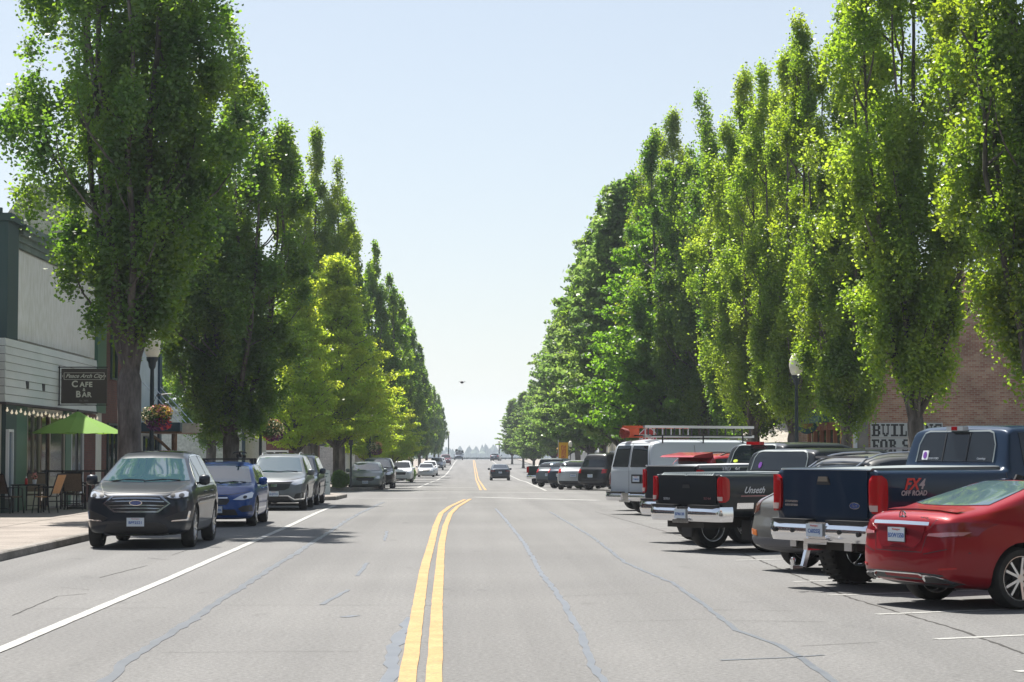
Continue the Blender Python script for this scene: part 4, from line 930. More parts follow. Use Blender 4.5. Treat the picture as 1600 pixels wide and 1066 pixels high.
b_ = MB(); c.strip(b_, [(-.50, .925), (0, .93), (.50, .925)], .034, 'B', .022); b_.build('chrome_bar', chrome, c.root)
for sg in (1, -1):
    tl = c.patch('taillight', [(sg * a, b) for a, b in [(.47, .80), (.50, .86), (.62, .925), (.80, .945), (.86, .925), (.86, .80), (.70, .78)]], 'B', pbr('dark_red_lens', (.19, .002, .008), .15, 0, .4), off=.012)
    c.patch('light_band', [(sg * a, b) for a, b in [(.49, .797), (.51, .822), (.74, .840), (.84, .842), (.82, .805), (.68, .787)]], 'B', pbr('pink_lens', (.5, .22, .25), .2, .1, 1), off=.018, parent=tl)
    c.patch('exhaust_trim', [(sg * a, b) for a, b in [(.42, .30), (.45, .375), (.60, .375), (.72, .35), (.76, .30)]], 'B', chrome, off=.016)
    c.patch('exhaust_opening', [(sg * a, b) for a, b in [(.46, .312), (.48, .362), (.60, .362), (.69, .34), (.71, .312)]], 'B', black, off=.024)
    c.patch('reflector', [(sg * a, b) for a, b in [(.66, .43), (.80, .45), (.80, .47), (.66, .455)]], 'B', redlens, off=.01)
c.patch('diffuser', [(-.76, .285), (-.70, .385), (-.40, .40), (.40, .40), (.70, .385), (.76, .285), (.5, .235), (-.5, .235)], 'B', pbr('grey_plastic', (.05, .055, .06), .5), off=.006)
b_ = MB(); c.strip(b_, [(-.44, .37), (-.38, .385), (.38, .385), (.44, .37)], .014, 'B', .02); b_.build('diffuser_trim', chrome, c.root)
c.plate('B', .80, -.0, 'BXW1550', off=.03)
# star emblem
h = c.hit(0, 1.015, 'B'); st = MB(); o_ = Vector((0, h.y - .03, 1.005))
for k in range(24):
    a, b = 2 * math.pi * k / 24, 2 * math.pi * (k + 1) / 24; st.bar(o_ + Vector((math.cos(a), 0, math.sin(a))) * .052, o_ + Vector((math.cos(b), 0, math.sin(b))) * .052, .012, .012)
for a in (90, 210, 330): st.bar(o_, o_ + Vector((math.cos(R(a)), 0, math.sin(R(a)))) * .052, .012, .012)
c.part('badge', st, chrome)
h = c.hit(.36, 1.0, 'B'); text_obj('model_lettering', '4MATIC', .045, chrome, frame((.38, h.y - c.L / 2 - .012, .985), (1, 0, 0), (0, 0, 1)), c.root, depth=.002)
b_ = MB(); c.strip(b_, [(-.66, 1.045), (-.4, 1.065), (0, 1.072), (.4, 1.065), (.66, 1.045)], .02, 'B', .02); b_.build('spoiler_lip', rd, c.root)
c.seams(side=[[(3.1, .93), (3.12, .55), (3.0, .25)], [(2.02, .96), (1.95, .3)], [(1.3, .98), (1.42, .75)]], rear=[[(-.60, 1.03), (-.47, .80), (-.42, .62), (.42, .62), (.47, .80), (.60, 1.03)], [(-.85, .62), (-.75, .66), (-.45, .60)], [(.85, .62), (.75, .66), (.45, .60)]])
c.handles((1.62, 2.75), .84, rd)
c.part('aerial_fin', MB().prism([(1.62, 1.385), (1.80, 1.42), (1.66, 1.45)], -.015, .015, 'x'), black)

def step_bumper(c, z0, z1, W, d=.16, m=chrome, top=.03):
    """chrome step bumper standing behind the tailgate, wrapping round the corners, with a plate pocket"""
    mb = MB(); nz = 7
    for sg in (1, -1):
        V = []; F = []
        for k in range(nz):
            t = k / (nz - 1); z = z0 + (z1 - z0) * t; o = .035 * (2 * t - 1) ** 2 + (.05 * (.3 - t) if t < .3 else 0)
            ring = [(sg * .17, -d + o), (sg * W * .6, -d + o), (sg * W * .82, -d + o + .01), (sg * W * .93, -d * .78 + o), (sg * (W - .015), -d * .45 + o * .6), (sg * (W - o * .4), .0), (sg * (W - o * .4), .22), (sg * (W - .05), .22), (sg * (W - .06), -d * .3), (sg * W * .8, -d + .06), (sg * .17, -d + .06)]
            V += [(a, b_, z) for a, b_ in ring]
        m_ = len(ring)
        for k in range(nz - 1):
            for j in range(m_):
                q4 = (k * m_ + j, k * m_ + (j + 1) % m_, (k + 1) * m_ + (j + 1) % m_, (k + 1) * m_ + j); F.append(q4 if sg > 0 else q4[::-1])
        F += [tuple(range(m_))[::-sg], tuple((nz - 1) * m_ + j for j in range(m_))[::sg]]; mb.add(V, F)
    mb.box(-.17, .17, -d + .035, -d + .05, z0 + .02, z1); mb.box(-.22, .22, -d - .01, -d + .02, z0 - .03, z0 + .03)
    o = c.part('bumper', mb, m, True)
    p = MB()
    for sg in (1, -1): p.prism([(sg * .19, -d - .008), (sg * W * .82, -d - .008), (sg * (W - .02), -d * .5), (sg * (W - .10), .02), (sg * .19, .02)][::sg], z1 - .006, z1 + top, 'z')
    c.part('bumper_step', p, black, parent=None)
    return o
# dark blue pickup
nb = paintm('navy', (0.004, 0.020, 0.050), .45, .28)
sp = pickup(1.50, 2.06, .72, L=5.9, W=1.01, wr=.46, hood=1.5, cab0=2.12, cab1=4.3); sp['lug'] = 1; sp['rim'] = .5; sp['gap'] = .1
c = Car('pickup_truck', 'lifted dark blue pickup with knobbly tyres and a chrome bumper, second of the angled row', 'pickup truck', sp, nb, at_rear(4.50, 26.13, 60, sp['L']), head(60))
c.wheels(rimm=chrome, style=8, wd=.32); c.mirrors(4.55, 1.62, black, x=1.06, size=(.26, .18, .3))
tg = c.patch('tailgate', rrect(-.80, .80, .90, 1.475, .03), 'B', nb, off=.022, g=.15)
c.patch('tailgate_handle_recess', [(-.13, 1.30), (-.10, 1.385), (.10, 1.385), (.13, 1.30)], 'B', black, off=.03, parent=tg)
c.patch('tailgate_handle', [(-.10, 1.34), (-.08, 1.40), (.08, 1.40), (.10, 1.34)], 'B', pbr('dull_gold', (.22, .19, .15), .4, .3), off=.04, parent=tg)
c.patch('tailgate_cap', rrect(-.86, .86, 1.475, 1.515, .01), 'B', pbr('cap_grey', (.16, .19, .20), .6), off=.03, thick=.06)
for z in (1.04, 1.085): c.patch('series_badge', rrect(-.76, -.50, z - .013, z + .015, .008), 'B', chrome, off=.03, g=.2)
em = c.patch('badge', ov(.58, 1.05, .095, .042), 'B', chrome, off=.03, flat=True, g=.1)
c.patch('badge_field', ov(.58, 1.05, .084, .033), 'B', pbr('badge_blue', (0, 0, 0)), off=.034, flat=True, parent=em, g=.1)
h = c.hit(.58, 1.05, 'B'); text_obj('badge_script', 'Ford', .05, chrome, frame((.58, h.y - c.L / 2 - .037, 1.05), (1, 0, 0), (0, 0, 1)), em, shear=.35, depth=.001)
rear_lamp(c, 1.01, .96, 1.42, redlens, y0=-.04, wd=.17)
bo = step_bumper(c, .60, .84, 1.0)
for x, z in ((-.80, .73), (-.45, .73), (.45, .73), (.80, .71)): c.part('bumper_bolt', MB().lathe([(0, 0), (.03, 0), (.03, .02), (0, .02)], (x, -.175, z), 'y', 12), black, parent=None)
P0 = MB().box(-.155, .155, -.185, -.177, .665, .82); pm_ = c.part('licence_plate', P0, plate_m)
text_obj('plate_number', 'C60255J', .068, plate_blue, frame((0, -.187 - c.L / 2, .73), (1, 0, 0), (0, 0, 1)), pm_, depth=.001, bold=.0015)
text_obj('plate_state', 'Washington', .03, plate_red, frame((0, -.187 - c.L / 2, .797), (1, 0, 0), (0, 0, 1)), pm_, depth=.001)
c.part('tow_hitch', MB().box(-.04, .04, -.32, .3, .50, .58).bar((0, -.28, .54), (-.02, -.34, .30), .05, .06).bar((-.05, -.34, .30), (-.05, -.50, .29), .05, .04).lathe([(.028, 0), (.028, .04), (.035, .06), (.03, .095), (0, .11)], (-.05, -.48, .31), n=12), [chrome], True)
c.part('hitch_receiver', MB().box(-.62, -.50, -.06, .0, .52, .60).box(.42, .56, -.06, 0, .50, .60), alloy)
c.part('chassis', MB().box(-.55, .55, .1, 5.4, .50, .72).box(-.75, .75, 1.04, 1.2, .40, .52).box(-.62, .62, -.03, .1, .50, .62), pbr('rust_black', (.03, .025, .02), .8))
M = frame((1.022, .75 - c.L / 2, 1.33), (0, 1, 0), (0, 0, 1))
V, F = text_mesh('FX4', .17, shear=.3, bold=.004); h = c.hit(.5, 1.30, 'R')
for txt, sz, mm, yy, zz, kw in (('FX', .19, pbr('decal_red', (.6, .03, .02), .4), .50, 1.31, dict(shear=.35, bold=.006)), ('4', .17, pbr('decal_grey', (.45, .45, .46), .4), .66, 1.31, dict(shear=.35, bold=.004)), ('OFF ROAD', .085, pbr('decal_grey', (0, 0, 0)), .54, 1.205, dict(shear=.2, bold=.002))):
    text_obj('side_lettering', txt, sz, mm, frame((c.hit(yy, zz, 'R').x + .006, yy - c.L / 2, zz), (0, 1, 0), (0, 0, 1)), c.root, **kw)
rw = c.patch('rear_window', [(-.70, 1.58), (.70, 1.58), (.685, 1.80), (.62, 1.93), (.55, 1.955), (-.55, 1.955), (-.62, 1.93), (-.685, 1.80)], 'B', glass, off=.008)
rwf = MB(); c.strip(rwf, [(-.71, 1.57), (-.70, 1.80), (-.63, 1.945), (-.55, 1.97), (.55, 1.97), (.63, 1.945), (.70, 1.80), (.71, 1.57)], .02, 'B', .014); rwf.build('window_trim', pbr('cap_grey', (0, 0, 0)), c.root)
for x in (-.22, .22): b_ = MB(); c.strip(b_, [(x, 1.59), (x, 1.945)], .018, 'B', .014); b_.build('window_divider', black, rw)
c.patch('sticker', rrect(-.60, -.49, 1.60, 1.72, .01), 'B', pbr('sticker_white', (.7, .7, .75), .5), off=.02, g=.1, parent=rw)
c.patch('sticker_flower', ov(-.545, 1.66, .035, .045, 10), 'B', pbr('sticker_purple', (.16, .04, .30), .5), off=.024, g=.1, parent=rw)
h = c.hit(-.4, 1.62, 'B')
for x, s_ in ((-.38, 'TEAM FORD'), (.50, 'Cummings')): text_obj('sticker_lettering', s_, .036, pbr('sticker_white', (0, 0, 0)), frame((x, c.hit(x, 1.63, 'B').y - c.L / 2 - .026, 1.62), (1, 0, 0), (0, .05, 1)), rw, shear=.2)
c.part('third_brake_light', MB().box(-.15, .15, 2.16, 2.26, 1.98, 2.035).mat(1).box(-.05, .05, 2.150, 2.16, 1.985, 2.03), [pbr('lens_grey', (.5, .5, .5), .3), redlens])
c.side_glass([(2.42, 3.05, 2.42, 3.0), (3.15, 4.5, 3.12, 4.05)], top=.10, bot=.05)
c.seams(side=[[(2.10, 1.45), (2.10, .8)], [(3.08, 1.5), (3.08, .75)]], wd=.014)

# grey crossover with roof bars
gs = paintm('champagne_grey', (.12, .12, .115), .6, .3)
c = Car('parked_car', 'champagne grey crossover with silver crossbars, between the blue and the charcoal pickup', 'car', dict(SUV, top=[(0, .98), (.1, 1.04), (.35, 1.12), (1.2, 1.62), (1.5, 1.67), (2.0, 1.69), (2.4, 1.67), (2.65, 1.60), (3.45, 1.10), (3.9, 1.04), (4.4, .97), (4.65, .84)]), gs, at_rear(4.50, 30.0, 64, SUV['L']), head(64))
suv_common(c, detail=False); c.screen('B', 1.16, 1.52, .70, .60, glass, 'rear_window', bow=.015); c.screen('F', 1.14, 1.55, .74, .60, wglass, 'windscreen')
c.mir('taillight', [(.62, .86), (.66, 1.12), (.82, 1.12), (.90, .90), (.84, .80)], 'B', pbr('smoked_lens', (.10, .03, .02), .2, 0, 1), off=.012)
c.mir('bumper_reflector', [(.60, .50), (.84, .52), (.84, .60), (.62, .58)], 'B', amber, off=.01)
c.patch('lower_bumper', [(-.80, .30), (.80, .30), (.82, .48), (-.82, .48)], 'B', pbr('mid_plastic', (.10, .10, .11), .6), off=.01)
c.plate('B', .62, 0, 'BKS9127', off=.03); rails(c, .7, 2.4, .56, alloy, cross=(1.1, 2.0)); c.mirrors(3.2, 1.12, gs, x=.92)

# black pickup with extended cab
bkp = paintm('charcoal_black', (0.014, 0.017, 0.021), .35, .3)
sp = pickup(1.335, 1.78, .60, L=5.6, W=.97, wr=.39, hood=1.14, cab0=2.0, cab1=4.0)
c = Car('pickup_truck', 'charcoal pickup with script on its side and chrome bumper, behind the lifted blue one', 'pickup truck', sp, bkp, at_rear(3.86, 36.15, 58, sp['L']), head(58))
c.wheels(rimm=alloy, wd=.25); c.mirrors(4.1, 1.32, black, x=1.0)
tg = c.patch('tailgate', rrect(-.79, .79, .83, 1.31, .02), 'B', bkp, off=.02, g=.15)
c.patch('tailgate_handle', [(-.11, 1.09), (-.09, 1.15), (.09, 1.15), (.11, 1.09)], 'B', black, off=.03, parent=tg)
c.patch('tailgate_cap', rrect(-.84, .84, 1.30, 1.345, .01), 'B', pbr('cap_grey', (0, 0, 0)), off=.03, thick=.05)
h = c.hit(-.55, .9, 'B'); text_obj('tailgate_lettering', 'SIERRA', .06, pbr('decal_grey', (0, 0, 0)), frame((-.56, h.y - c.L / 2 - .024, .90), (1, 0, 0), (0, 0, 1)), tg)
text_obj('tailgate_lettering', 'SLE 4x4', .06, pbr('decal_dull_red', (.25, .08, .09), .4), frame((.56, h.y - c.L / 2 - .024, .92), (1, 0, 0), (0, 0, 1)), tg)
rear_lamp(c, .97, .86, 1.29, redlens, wd=.15)
step_bumper(c, .53, .78, .96, d=.15)
P0 = MB().box(-.155, .155, -.172, -.165, .58, .735); pm_ = c.part('licence_plate', P0, plate_m)
text_obj('plate_number', 'B74613R', .068, plate_blue, frame((0, -.174 - c.L / 2, .65), (1, 0, 0), (0, 0, 1)), pm_, depth=.001, bold=.0015)
c.part('chassis', MB().box(-.5, .5, .05, 5.2, .42, .62).box(-.5, .5, -.05, .05, .42, .55), pbr('rust_black', (0, 0, 0)))
c.part('mud_flap', MB().box(-.95, -.68, .62, .64, .22, .55), black); c.part('mud_flap', MB().box(.68, .95, .62, .64, .22, .55), black)
text_obj('side_script', 'Unseth', .155, pbr('decal_silver', (.6, .6, .62), .4), frame((c.hit(.62, 1.05, 'R').x + .006, .66 - c.L / 2, 1.06), (0, 1, 0), (0, 0, 1)), c.root, shear=.5, bold=.002)
b_ = MB(); c.strip(b_, [(.38, .965), (.98, .965)], .014, 'R', .006); b_.build('side_stripe', pbr('decal_pink', (.45, .2, .2), .4), c.root)
b_ = MB(); c.strip(b_, [(.30, .80), (.66, .80)], .10, 'R', .012); b_.build('rocker_chrome', chrome, c.root)
rw = c.patch('rear_window', [(-.72, 1.385), (.72, 1.385), (.70, 1.60), (.64, 1.68), (.55, 1.705), (-.55, 1.705), (-.64, 1.68), (-.70, 1.60)], 'B', glass, off=.008)
rwf = MB(); c.strip(rwf, [(-.73, 1.38), (-.715, 1.60), (-.65, 1.695), (-.55, 1.72), (.55, 1.72), (.65, 1.695), (.715, 1.60), (.73, 1.38)], .022, 'B', .014); rwf.build('window_trim', pbr('cap_grey', (0, 0, 0)), c.root)
c.patch('sticker', ov(-.50, 1.47, .045, .055, 10), 'B', pbr('sticker_purple', (0, 0, 0)), off=.02, g=.1, parent=rw)
c.side_glass([(2.36, 2.95, 2.36, 2.9), (3.08, 4.2, 3.05, 3.75)], top=.10, bot=.06)
c.seams(side=[[(1.98, 1.3), (1.98, .65)], [(3.0, 1.3), (3.0, .65)]], wd=.014)

# grey pickup with off road lettering
gp = paintm('gunmetal', (0.026, 0.030, 0.035), .45, .3)
sp = pickup(1.46, 1.90, .62, L=5.5, W=.93, wr=.39, hood=1.25, cab0=1.9, cab1=3.7)
c = Car('pickup_truck', 'gunmetal pickup with TRD lettering and a red roof lamp, behind the charcoal one', 'pickup truck', sp, gp, at_rear(3.92, 39.6, 60, sp['L']), head(60))
c.wheels(rimm=alloy, wd=.25); c.mirrors(3.85, 1.5, gp, x=.96)
tg = c.patch('tailgate', rrect(-.76, .76, .86, 1.43, .02), 'B', gp, off=.02, g=.15)
c.patch('tailgate_cap', rrect(-.82, .82, 1.43, 1.47, .01), 'B', pbr('cap_light', (.35, .36, .38), .5), off=.03, thick=.05)
rear_lamp(c, .93, .93, 1.38, redlens, wd=.14)
step_bumper(c, .52, .80, .92, d=.16)
c.part('chassis', MB().box(-.5, .5, .05, 5.2, .44, .64), pbr('rust_black', (0, 0, 0)))
for t_, z_, s_ in (('TRD', 1.395, .105), ('4x4', 1.395, .07)):
    y_ = .60 if t_ == 'TRD' else .86
    text_obj('side_lettering', t_, s_, pbr('decal_silver', (0, 0, 0)), frame((c.hit(y_, 1.39, 'R').x + .006, y_ - c.L / 2, z_), (0, 1, 0), (0, 0, 1)), c.root, shear=.2, bold=.003)
rw = c.patch('rear_window', [(-.66, 1.50), (.66, 1.50), (.64, 1.70), (.56, 1.81), (.48, 1.825), (-.48, 1.825), (-.56, 1.81), (-.64, 1.70)], 'B', glass, off=.008)
rwf = MB(); c.strip(rwf, [(-.67, 1.50), (-.655, 1.70), (-.57, 1.825), (-.48, 1.84), (.48, 1.84), (.57, 1.825), (.655, 1.70), (.67, 1.50)], .02, 'B', .014); rwf.build('window_trim', pbr('cap_grey', (0, 0, 0)), c.root)
c.patch('sticker', ov(-.52, 1.53, .07, .03, 12), 'B', pbr('sticker_lime', (.5, .6, .05), .5), off=.02, g=.1, parent=rw)
c.part('third_brake_light', MB().box(-.20, .20, 1.93, 2.05, 1.845, 1.905), redlens)
c.side_glass([(2.3, 2.85, 2.3, 2.8), (2.95, 3.95, 2.92, 3.5)], top=.10, bot=.05)

# red crossover with a big spoiler
r2 = paintm('brick_red', (0.30, 0.02, 0.03), .3, .3)
c = Car('parked_car', 'red crossover with a roof spoiler, mostly hidden behind the gunmetal pickup', 'car', SUV, r2, at_rear(4.40, 44.2, 62, SUV['L'], .0), head(62))
suv_common(c, detail=False); c.screen('B', 1.16, 1.50, .70, .60, wglass, 'rear_window', bow=.015); c.screen('F', 1.14, 1.55, .74, .60, wglass, 'windscreen')
c.mir('taillight', [(.64, .90), (.66, 1.12), (.82, 1.12), (.90, .94)], 'B', redlens, off=.012)
c.part('spoiler', MB().prism([(.10, 1.60), (.16, 1.635), (.60, 1.70), (.62, 1.60), (.40, 1.58)], -.62, .62, 'x'), r2); c.part('aerial', MB().lathe([(0, 0), (.06, 0), (.05, .03), (0, .05)], (0, .75, 1.665)), black)
c.plate('B', .78, 0, 'AJD5560', off=.03); rails(c, .8, 2.3, .56, black)

# white van with ladders
wv = paintm('van_white', (.50, .54, .58), .0, .35)
c = Car('cargo_van', 'white cargo van with ladders on its roof rack and two rear windows', 'van', VAN, wv, at_rear(4.55, 57.6, 58, VAN['L'], .0), head(58))
c.wheels(rimm=alloy, wd=.24); c.mirrors(4.35, 1.35, black, x=1.06, size=(.2, .14, .34))
for sg in (1, -1): c.patch('rear_window', [(sg * a, b) for a, b in [(.05, 1.30), (.05, 1.88), (.68, 1.88), (.80, 1.30)]], 'B', glass, off=.01)
for sg in (1, -1): c.patch('taillight', rrect(sg * .93 - .045, sg * .93 + .045, .82, 1.12, .01), 'B', redlens, off=.012)
c.patch('plate_recess', rrect(.12, .62, .86, 1.10, .01), 'B', black, off=.01); c.plate('B', .98, .36, 'C18842H', off=.03)
c.seams(rear=[[(0, .62), (0, 1.95)], [(-.88, .62), (-.88, 1.3), (-.74, 1.95), (.74, 1.95), (.88, 1.3), (.88, .62)]], side=[[(1.6, .6), (1.6, 1.9)], [(3.4, .6), (3.4, 1.9)]], wd=.012)
c.side_glass([(3.5, 4.35, 3.45, 3.85)], top=.16, bot=.08)
step_bumper(c, .38, .60, .98, d=.16)
for z in (.72, 1.30):
    for sg in (1, -1): c.part('hinge', MB().box(sg * .90 - .03, sg * .90 + .03, -.02, .03, z - .03, z + .03), black)
rk = MB()
for y in (.5, 1.9, 3.3): rk.bar((-.88, y, 2.16), (.88, y, 2.16), .035); rk.bar((-.86, y, 1.95), (-.86, y, 2.16), .03); rk.bar((.86, y, 1.95), (.86, y, 2.16), .03)
rk.bar((-.88, .3, 2.16), (-.88, 3.6, 2.16), .03); rk.bar((.88, .3, 2.16), (.88, 3.6, 2.16), .03)
c.part('roof_rack', rk, black)
def ladder(label, side, m, loc, rz, x0, y0, y1, endm=None):
    r = tag(empty('ladder', loc, rz), label, 'ladder', 'ladders on the van roof'); L2 = VAN['L'] / 2
    for sg in (-1, 1): MB().box(x0 - .045, x0 + .045, y0 - L2, y1 - L2, 2.27 + sg * .13 - .035, 2.27 + sg * .13 + .035).build('ladder_rail', m, r)
    for y in np.arange(y0 + .15, y1, .3): MB().tube([(x0, y - L2, 2.15), (x0, y - L2, 2.39)], .022, 6).build('rung', alloy if m is not alloy else darkalloy, r)
    if endm: MB().box(x0 - .06, x0 + .06, y0 - L2, y0 - L2 + .5, 2.17, 2.36).build('ladder_cover', endm, r)
    return r
lp = at_rear(4.55, 57.6, 58, VAN['L'], .0); orange = pbr('fibreglass_orange', (.62, .08, .02), .5)
ladder('orange fibreglass step ladder lying on the left of the van rack', 0, orange, lp, head(58), -.45, .15, 2.4, orange)
ladder('long aluminium extension ladder on the right of the van rack', .0, alloy, lp, head(58), .35, .25, 4.1)
MB2 = MB()
for k in range(5): MB2.lathe([(.13 - .01 * k, -.02), (.15 - .01 * k, 0), (.13 - .01 * k, .02), (.11 - .01 * k, 0)], (0, k * .04 - .1, 0), 'y', 20, closed=True)
hr = tag(MB2.build('hose_reel', pbr('hose_red', (.28, .03, .02), .6), smooth=True, loc=(0, 0, 0)), 'dark red coil of hose tied at the rear of the van roof rack', 'hose'); hp = at_rear(4.45, 57.4, 58, 0, 2.22); hr.location = Vector(hp); hr.rotation_euler = (0, 0, head(58))

# white off-roader, far end of the row
c = Car('parked_car', 'boxy white off-roader with a spare wheel on its back door, beyond the van', 'car', dict(SUV, top=[(0, 1.1), (.03, 1.5), (.10, 1.72), (.25, 1.76), (2.4, 1.76), (2.75, 1.68), (3.3, 1.15), (4.4, 1.05), (4.65, .9)], tumble=.18, dense=[(0, .3)], sm=.04), wht, at_rear(4.72, 62.0, 60, 4.65, 0), head(60))
c.side_glass([(.3, 1.3, .3, 1.3), (1.4, 3.0, 1.4, 2.6)]); c.screen('B', 1.2, 1.62, .70, .62, glass, 'rear_window'); c.wheels(); c.screen('F', 1.2, 1.6, .74, .62, glass, 'windscreen')
t_ = MB().lathe([(.2, -.1), (.34, -.1), (.36, -.05), (.36, .05), (.34, .1), (.2, .1)], (-.25, -.12, .95), 'y', 28, closed=True); c.part('spare_wheel', t_, rubber, True)
c.part('spare_rim', MB().lathe([(0, -.06), (.12, -.06), (.21, -.08), (.21, .05)], (-.25, -.12, .95), 'y', 20), alloy, True)
# beyond the right corner
def rear_small(label, x, y, deg, pm, sp=SUV, kind='parked_car', cat='car', grp='cars parked beyond the right corner'):
    c = Car(kind, label, cat, sp, pm, at_rear(x, y, deg, sp['L'], zr(y)), head(deg), grp)
    if 'bed' in sp:
        z = float(c.prof('top', .5)); zt = float(c.prof('top', 2.8))
        c.patch('tailgate', rrect(-.8, .8, z - .5, z - .03, .02), 'B', pm, off=.02, g=.2); c.patch('rear_window', rrect(-.66, .66, z + .06, zt - .08, .04), 'B', glass, off=.01)
        for sg in (1, -1): c.part('taillight', MB().prism([(sg * .80, -.028), (sg * .945, -.012), (sg * .985, .05), (sg * .80, .05)][::sg], z - .45, z - .05, 'z'), redlens)
        step_bumper(c, z - .85, z - .6, .96)
        c.side_glass([(2.4, 2.95, 2.4, 2.9), (3.05, 4.1, 3.02, 3.7)], top=.1, bot=.06)
    else:
        hi = sp is not SEDAN; c.screen('B', 1.17 if hi else 1.12, 1.5 if hi else 1.34, .70, .58, glass, 'rear_window', bow=.01); c.side_glass([(.75, 1.5, .9, 1.4), (1.6, 3.0, 1.55, 2.5)])
        c.mir('taillight', [(.62, .84), (.64, 1.04), (.84, 1.04), (.88, .86)], 'B', redlens, off=.012); c.patch('bumper_lower', [(-.7, .3), (.7, .3), (.75, .45), (-.75, .45)], 'B', black, off=.01)
        c.mirrors(3.1, 1.05, pm, x=.9)
    c.plate('B', .72, 0, 'BFR6042', off=.03 if 'bed' not in sp else .17); c.wheels(); return c
rear_small('tall black crossover with pale rear bumper beyond the right corner', 6.25, 103.2, 40, paintm('black', (0, 0, 0)), dict(SUV, top=[(y_, z_ + .16 * min(1, max(0, (z_ - 1.0) * 3))) for y_, z_ in SUV['top']]))
rear_small('small silver car poking out left of the tall black crossover', 5.55, 105.6, 12, paintm('silver', (0, 0, 0)), HATCH)
rear_small('dark grey hatchback next left of the small silver car, beyond the right corner', 5.15, 112.5, 32, nv, HATCH)
rear_small('grey hatchback wedged behind the dark grey hatchback on the right', 4.9, 121, 25, sg_, HATCH)
rear_small('dark green pickup farthest of the angled cars on the right', 5.15, 139, 22, paintm('dark_green', (.02, .035, .035), .3, .3), pickup(1.25, 1.75, .55, L=5.3, W=.93, wr=.36, hood=1.1, cab0=2.0, cab1=3.7), 'pickup_truck', 'pickup truck')
rear_small('tiny dark car at the far right end of the street', 6.3, 415, 10, nv, HATCH)
small('tiny dark vehicle turning at the crest of the street', (-.7, 440, zr(440)), nv, SUV, grp=None)
# ---------------------------------------------------------------- buildings, left side
stucco = noisy('stucco', (.70, .70, .63), (.76, .76, .69), scale=.5, rough=.9, stretch=(1, 1, .5), fine=5)
dgreen = pbr('green_black_paint', (.03, .065, .065), .5)
tgreen = pbr('green_trim', (.07, .16, .11), .5)
cornm = noisy('cornice_paint', (.10, .15, .13), (.17, .22, .19), scale=2, rough=.6)
boardm = noisy('board_paint', (.62, .66, .62), (.70, .73, .69), scale=2, rough=.6, stretch=(1, .3, 1))
cream = noisy('cream_paint', (.38, .35, .28), (.46, .43, .35), scale=2, rough=.7)
wglassb = pbr('shop_glass', (.015, .02, .022), .05, 0, 0, spec=.8)
brick_l = brick('brick_dark_red', (.12, .035, .03), (.17, .06, .045), (.10, .08, .075))
brick_r = brick('brick_weathered', (.29, .125, .08), (.42, .27, .18), (.36, .33, .28))
wood = noisy('brown_wood', (.10, .055, .03), (.16, .09, .05), scale=6, rough=.7)
X0 = -12.0
b = tag(empty('cafe_building', (X0, 60, 0)), 'two storey cafe with a pale stucco panel, dark green trim and white board canopy front', 'building')
def bld(mb, name, m, root, **k):
    ox, oy, oz = root.location; mb.v = [(x - ox, y - oy, z - oz) for x, y, z in mb.v]; return mb.build(name, m, root, **k)
bld(MB().box(-26, X0 - .02, 55.0, 70.8, -.2, 7.5), 'wall', stucco, b)
bld(MB().box(-13.3, X0 + .20, 54.98, 56.3, -.1, 7.72), 'pier', dgreen, b); bld(MB().box(-13.35, X0 + .30, 54.9, 56.4, 7.72, 7.92), 'pier_cap', dgreen, b); bld(MB().box(-13.2, X0 + .05, 54.85, 54.98, 7.92, 8.05), 'flashing', dgreen, b)
bld(MB().box(X0 + .01, X0 + .12, 69.15, 70.8, 3.0, 7.25), 'pilaster', tgreen, b)
cn = MB()
for z0, z1, p in ((7.2, 7.35, .10), (7.35, 7.5, .18), (7.5, 7.62, .30), (7.62, 7.78, .38)): cn.box(-26, X0 + p, 56.42, 70.95, z0 + .002, z1)
bld(cn, 'cornice', cornm, b)
bld(MB().box(X0 + .012, X0 + .03, 56.42, 69.0, 4.75, 7.15), 'panel', stucco, b)
XM = X0 + .24
mq = MB(); n = 8
for k in range(n):
    z0 = 3.0 + k * 1.66 / n; z1 = z0 + 1.66 / n - .012
    mq.prism([(X0, z0), (XM + .02, z0), (XM, z1), (X0, z1)], 54.6, 68.2, 'y')
cv = bld(mq, 'board_canopy', boardm, b)
bld(MB().box(X0, XM - .02, 54.62, 68.18, 3.0, 4.66), 'canopy_core', black, b)
bld(MB().box(X0, XM + .05, 54.58, 68.22, 2.94, 3.0), 'soffit', pbr('soffit', (.07, .06, .06), .8), b)
for y in (57.2, 59.4): bld(MB().box(XM + .0, XM + .035, y, y + .28, 3.42, 3.62), 'vent_square', pbr('dark_fitting', (.04, .04, .05), .4), b)  # two small dark square vents in the boards
# shop front under the canopy
def window(root, name, x, y0, y1, z0, z1, fm, gm=wglassb, t=.07, mull=()):
    f = MB(); f.box(x - .02, x + .06, y0, y1, z0, z0 + t).box(x - .02, x + .06, y0, y1, z1 - t, z1).box(x - .02, x + .06, y0, y0 + t, z0 + t, z1 - t).box(x - .02, x + .06, y1 - t, y1, z0 + t, z1 - t)
    for y in mull: f.box(x - .02, x + .055, y - t / 3, y + t / 3, z0 + t, z1 - t)
    o = bld(f, name, fm, root)
    g = MB().box(x - .02, x + .012, y0 + t, y1 - t, z0 + t, z1 - t); ox, oy, oz = root.location
    g.v = [(a - ox, b_ - oy, c_ - oz) for a, b_, c_ in g.v]; g.build('pane', gm, o); return o
bld(MB().box(X0, X0 + .10, 54.7, 54.9, 0, 2.94).box(X0, X0 + .10, 55.6, 56.6, 0, 2.94), 'pillar', cream, b)
window(b, 'window', X0 + .22, 54.98, 55.6, .5, 2.3, whitep, pbr('sky_glass', (.06, .12, .16), .05, spec=1))
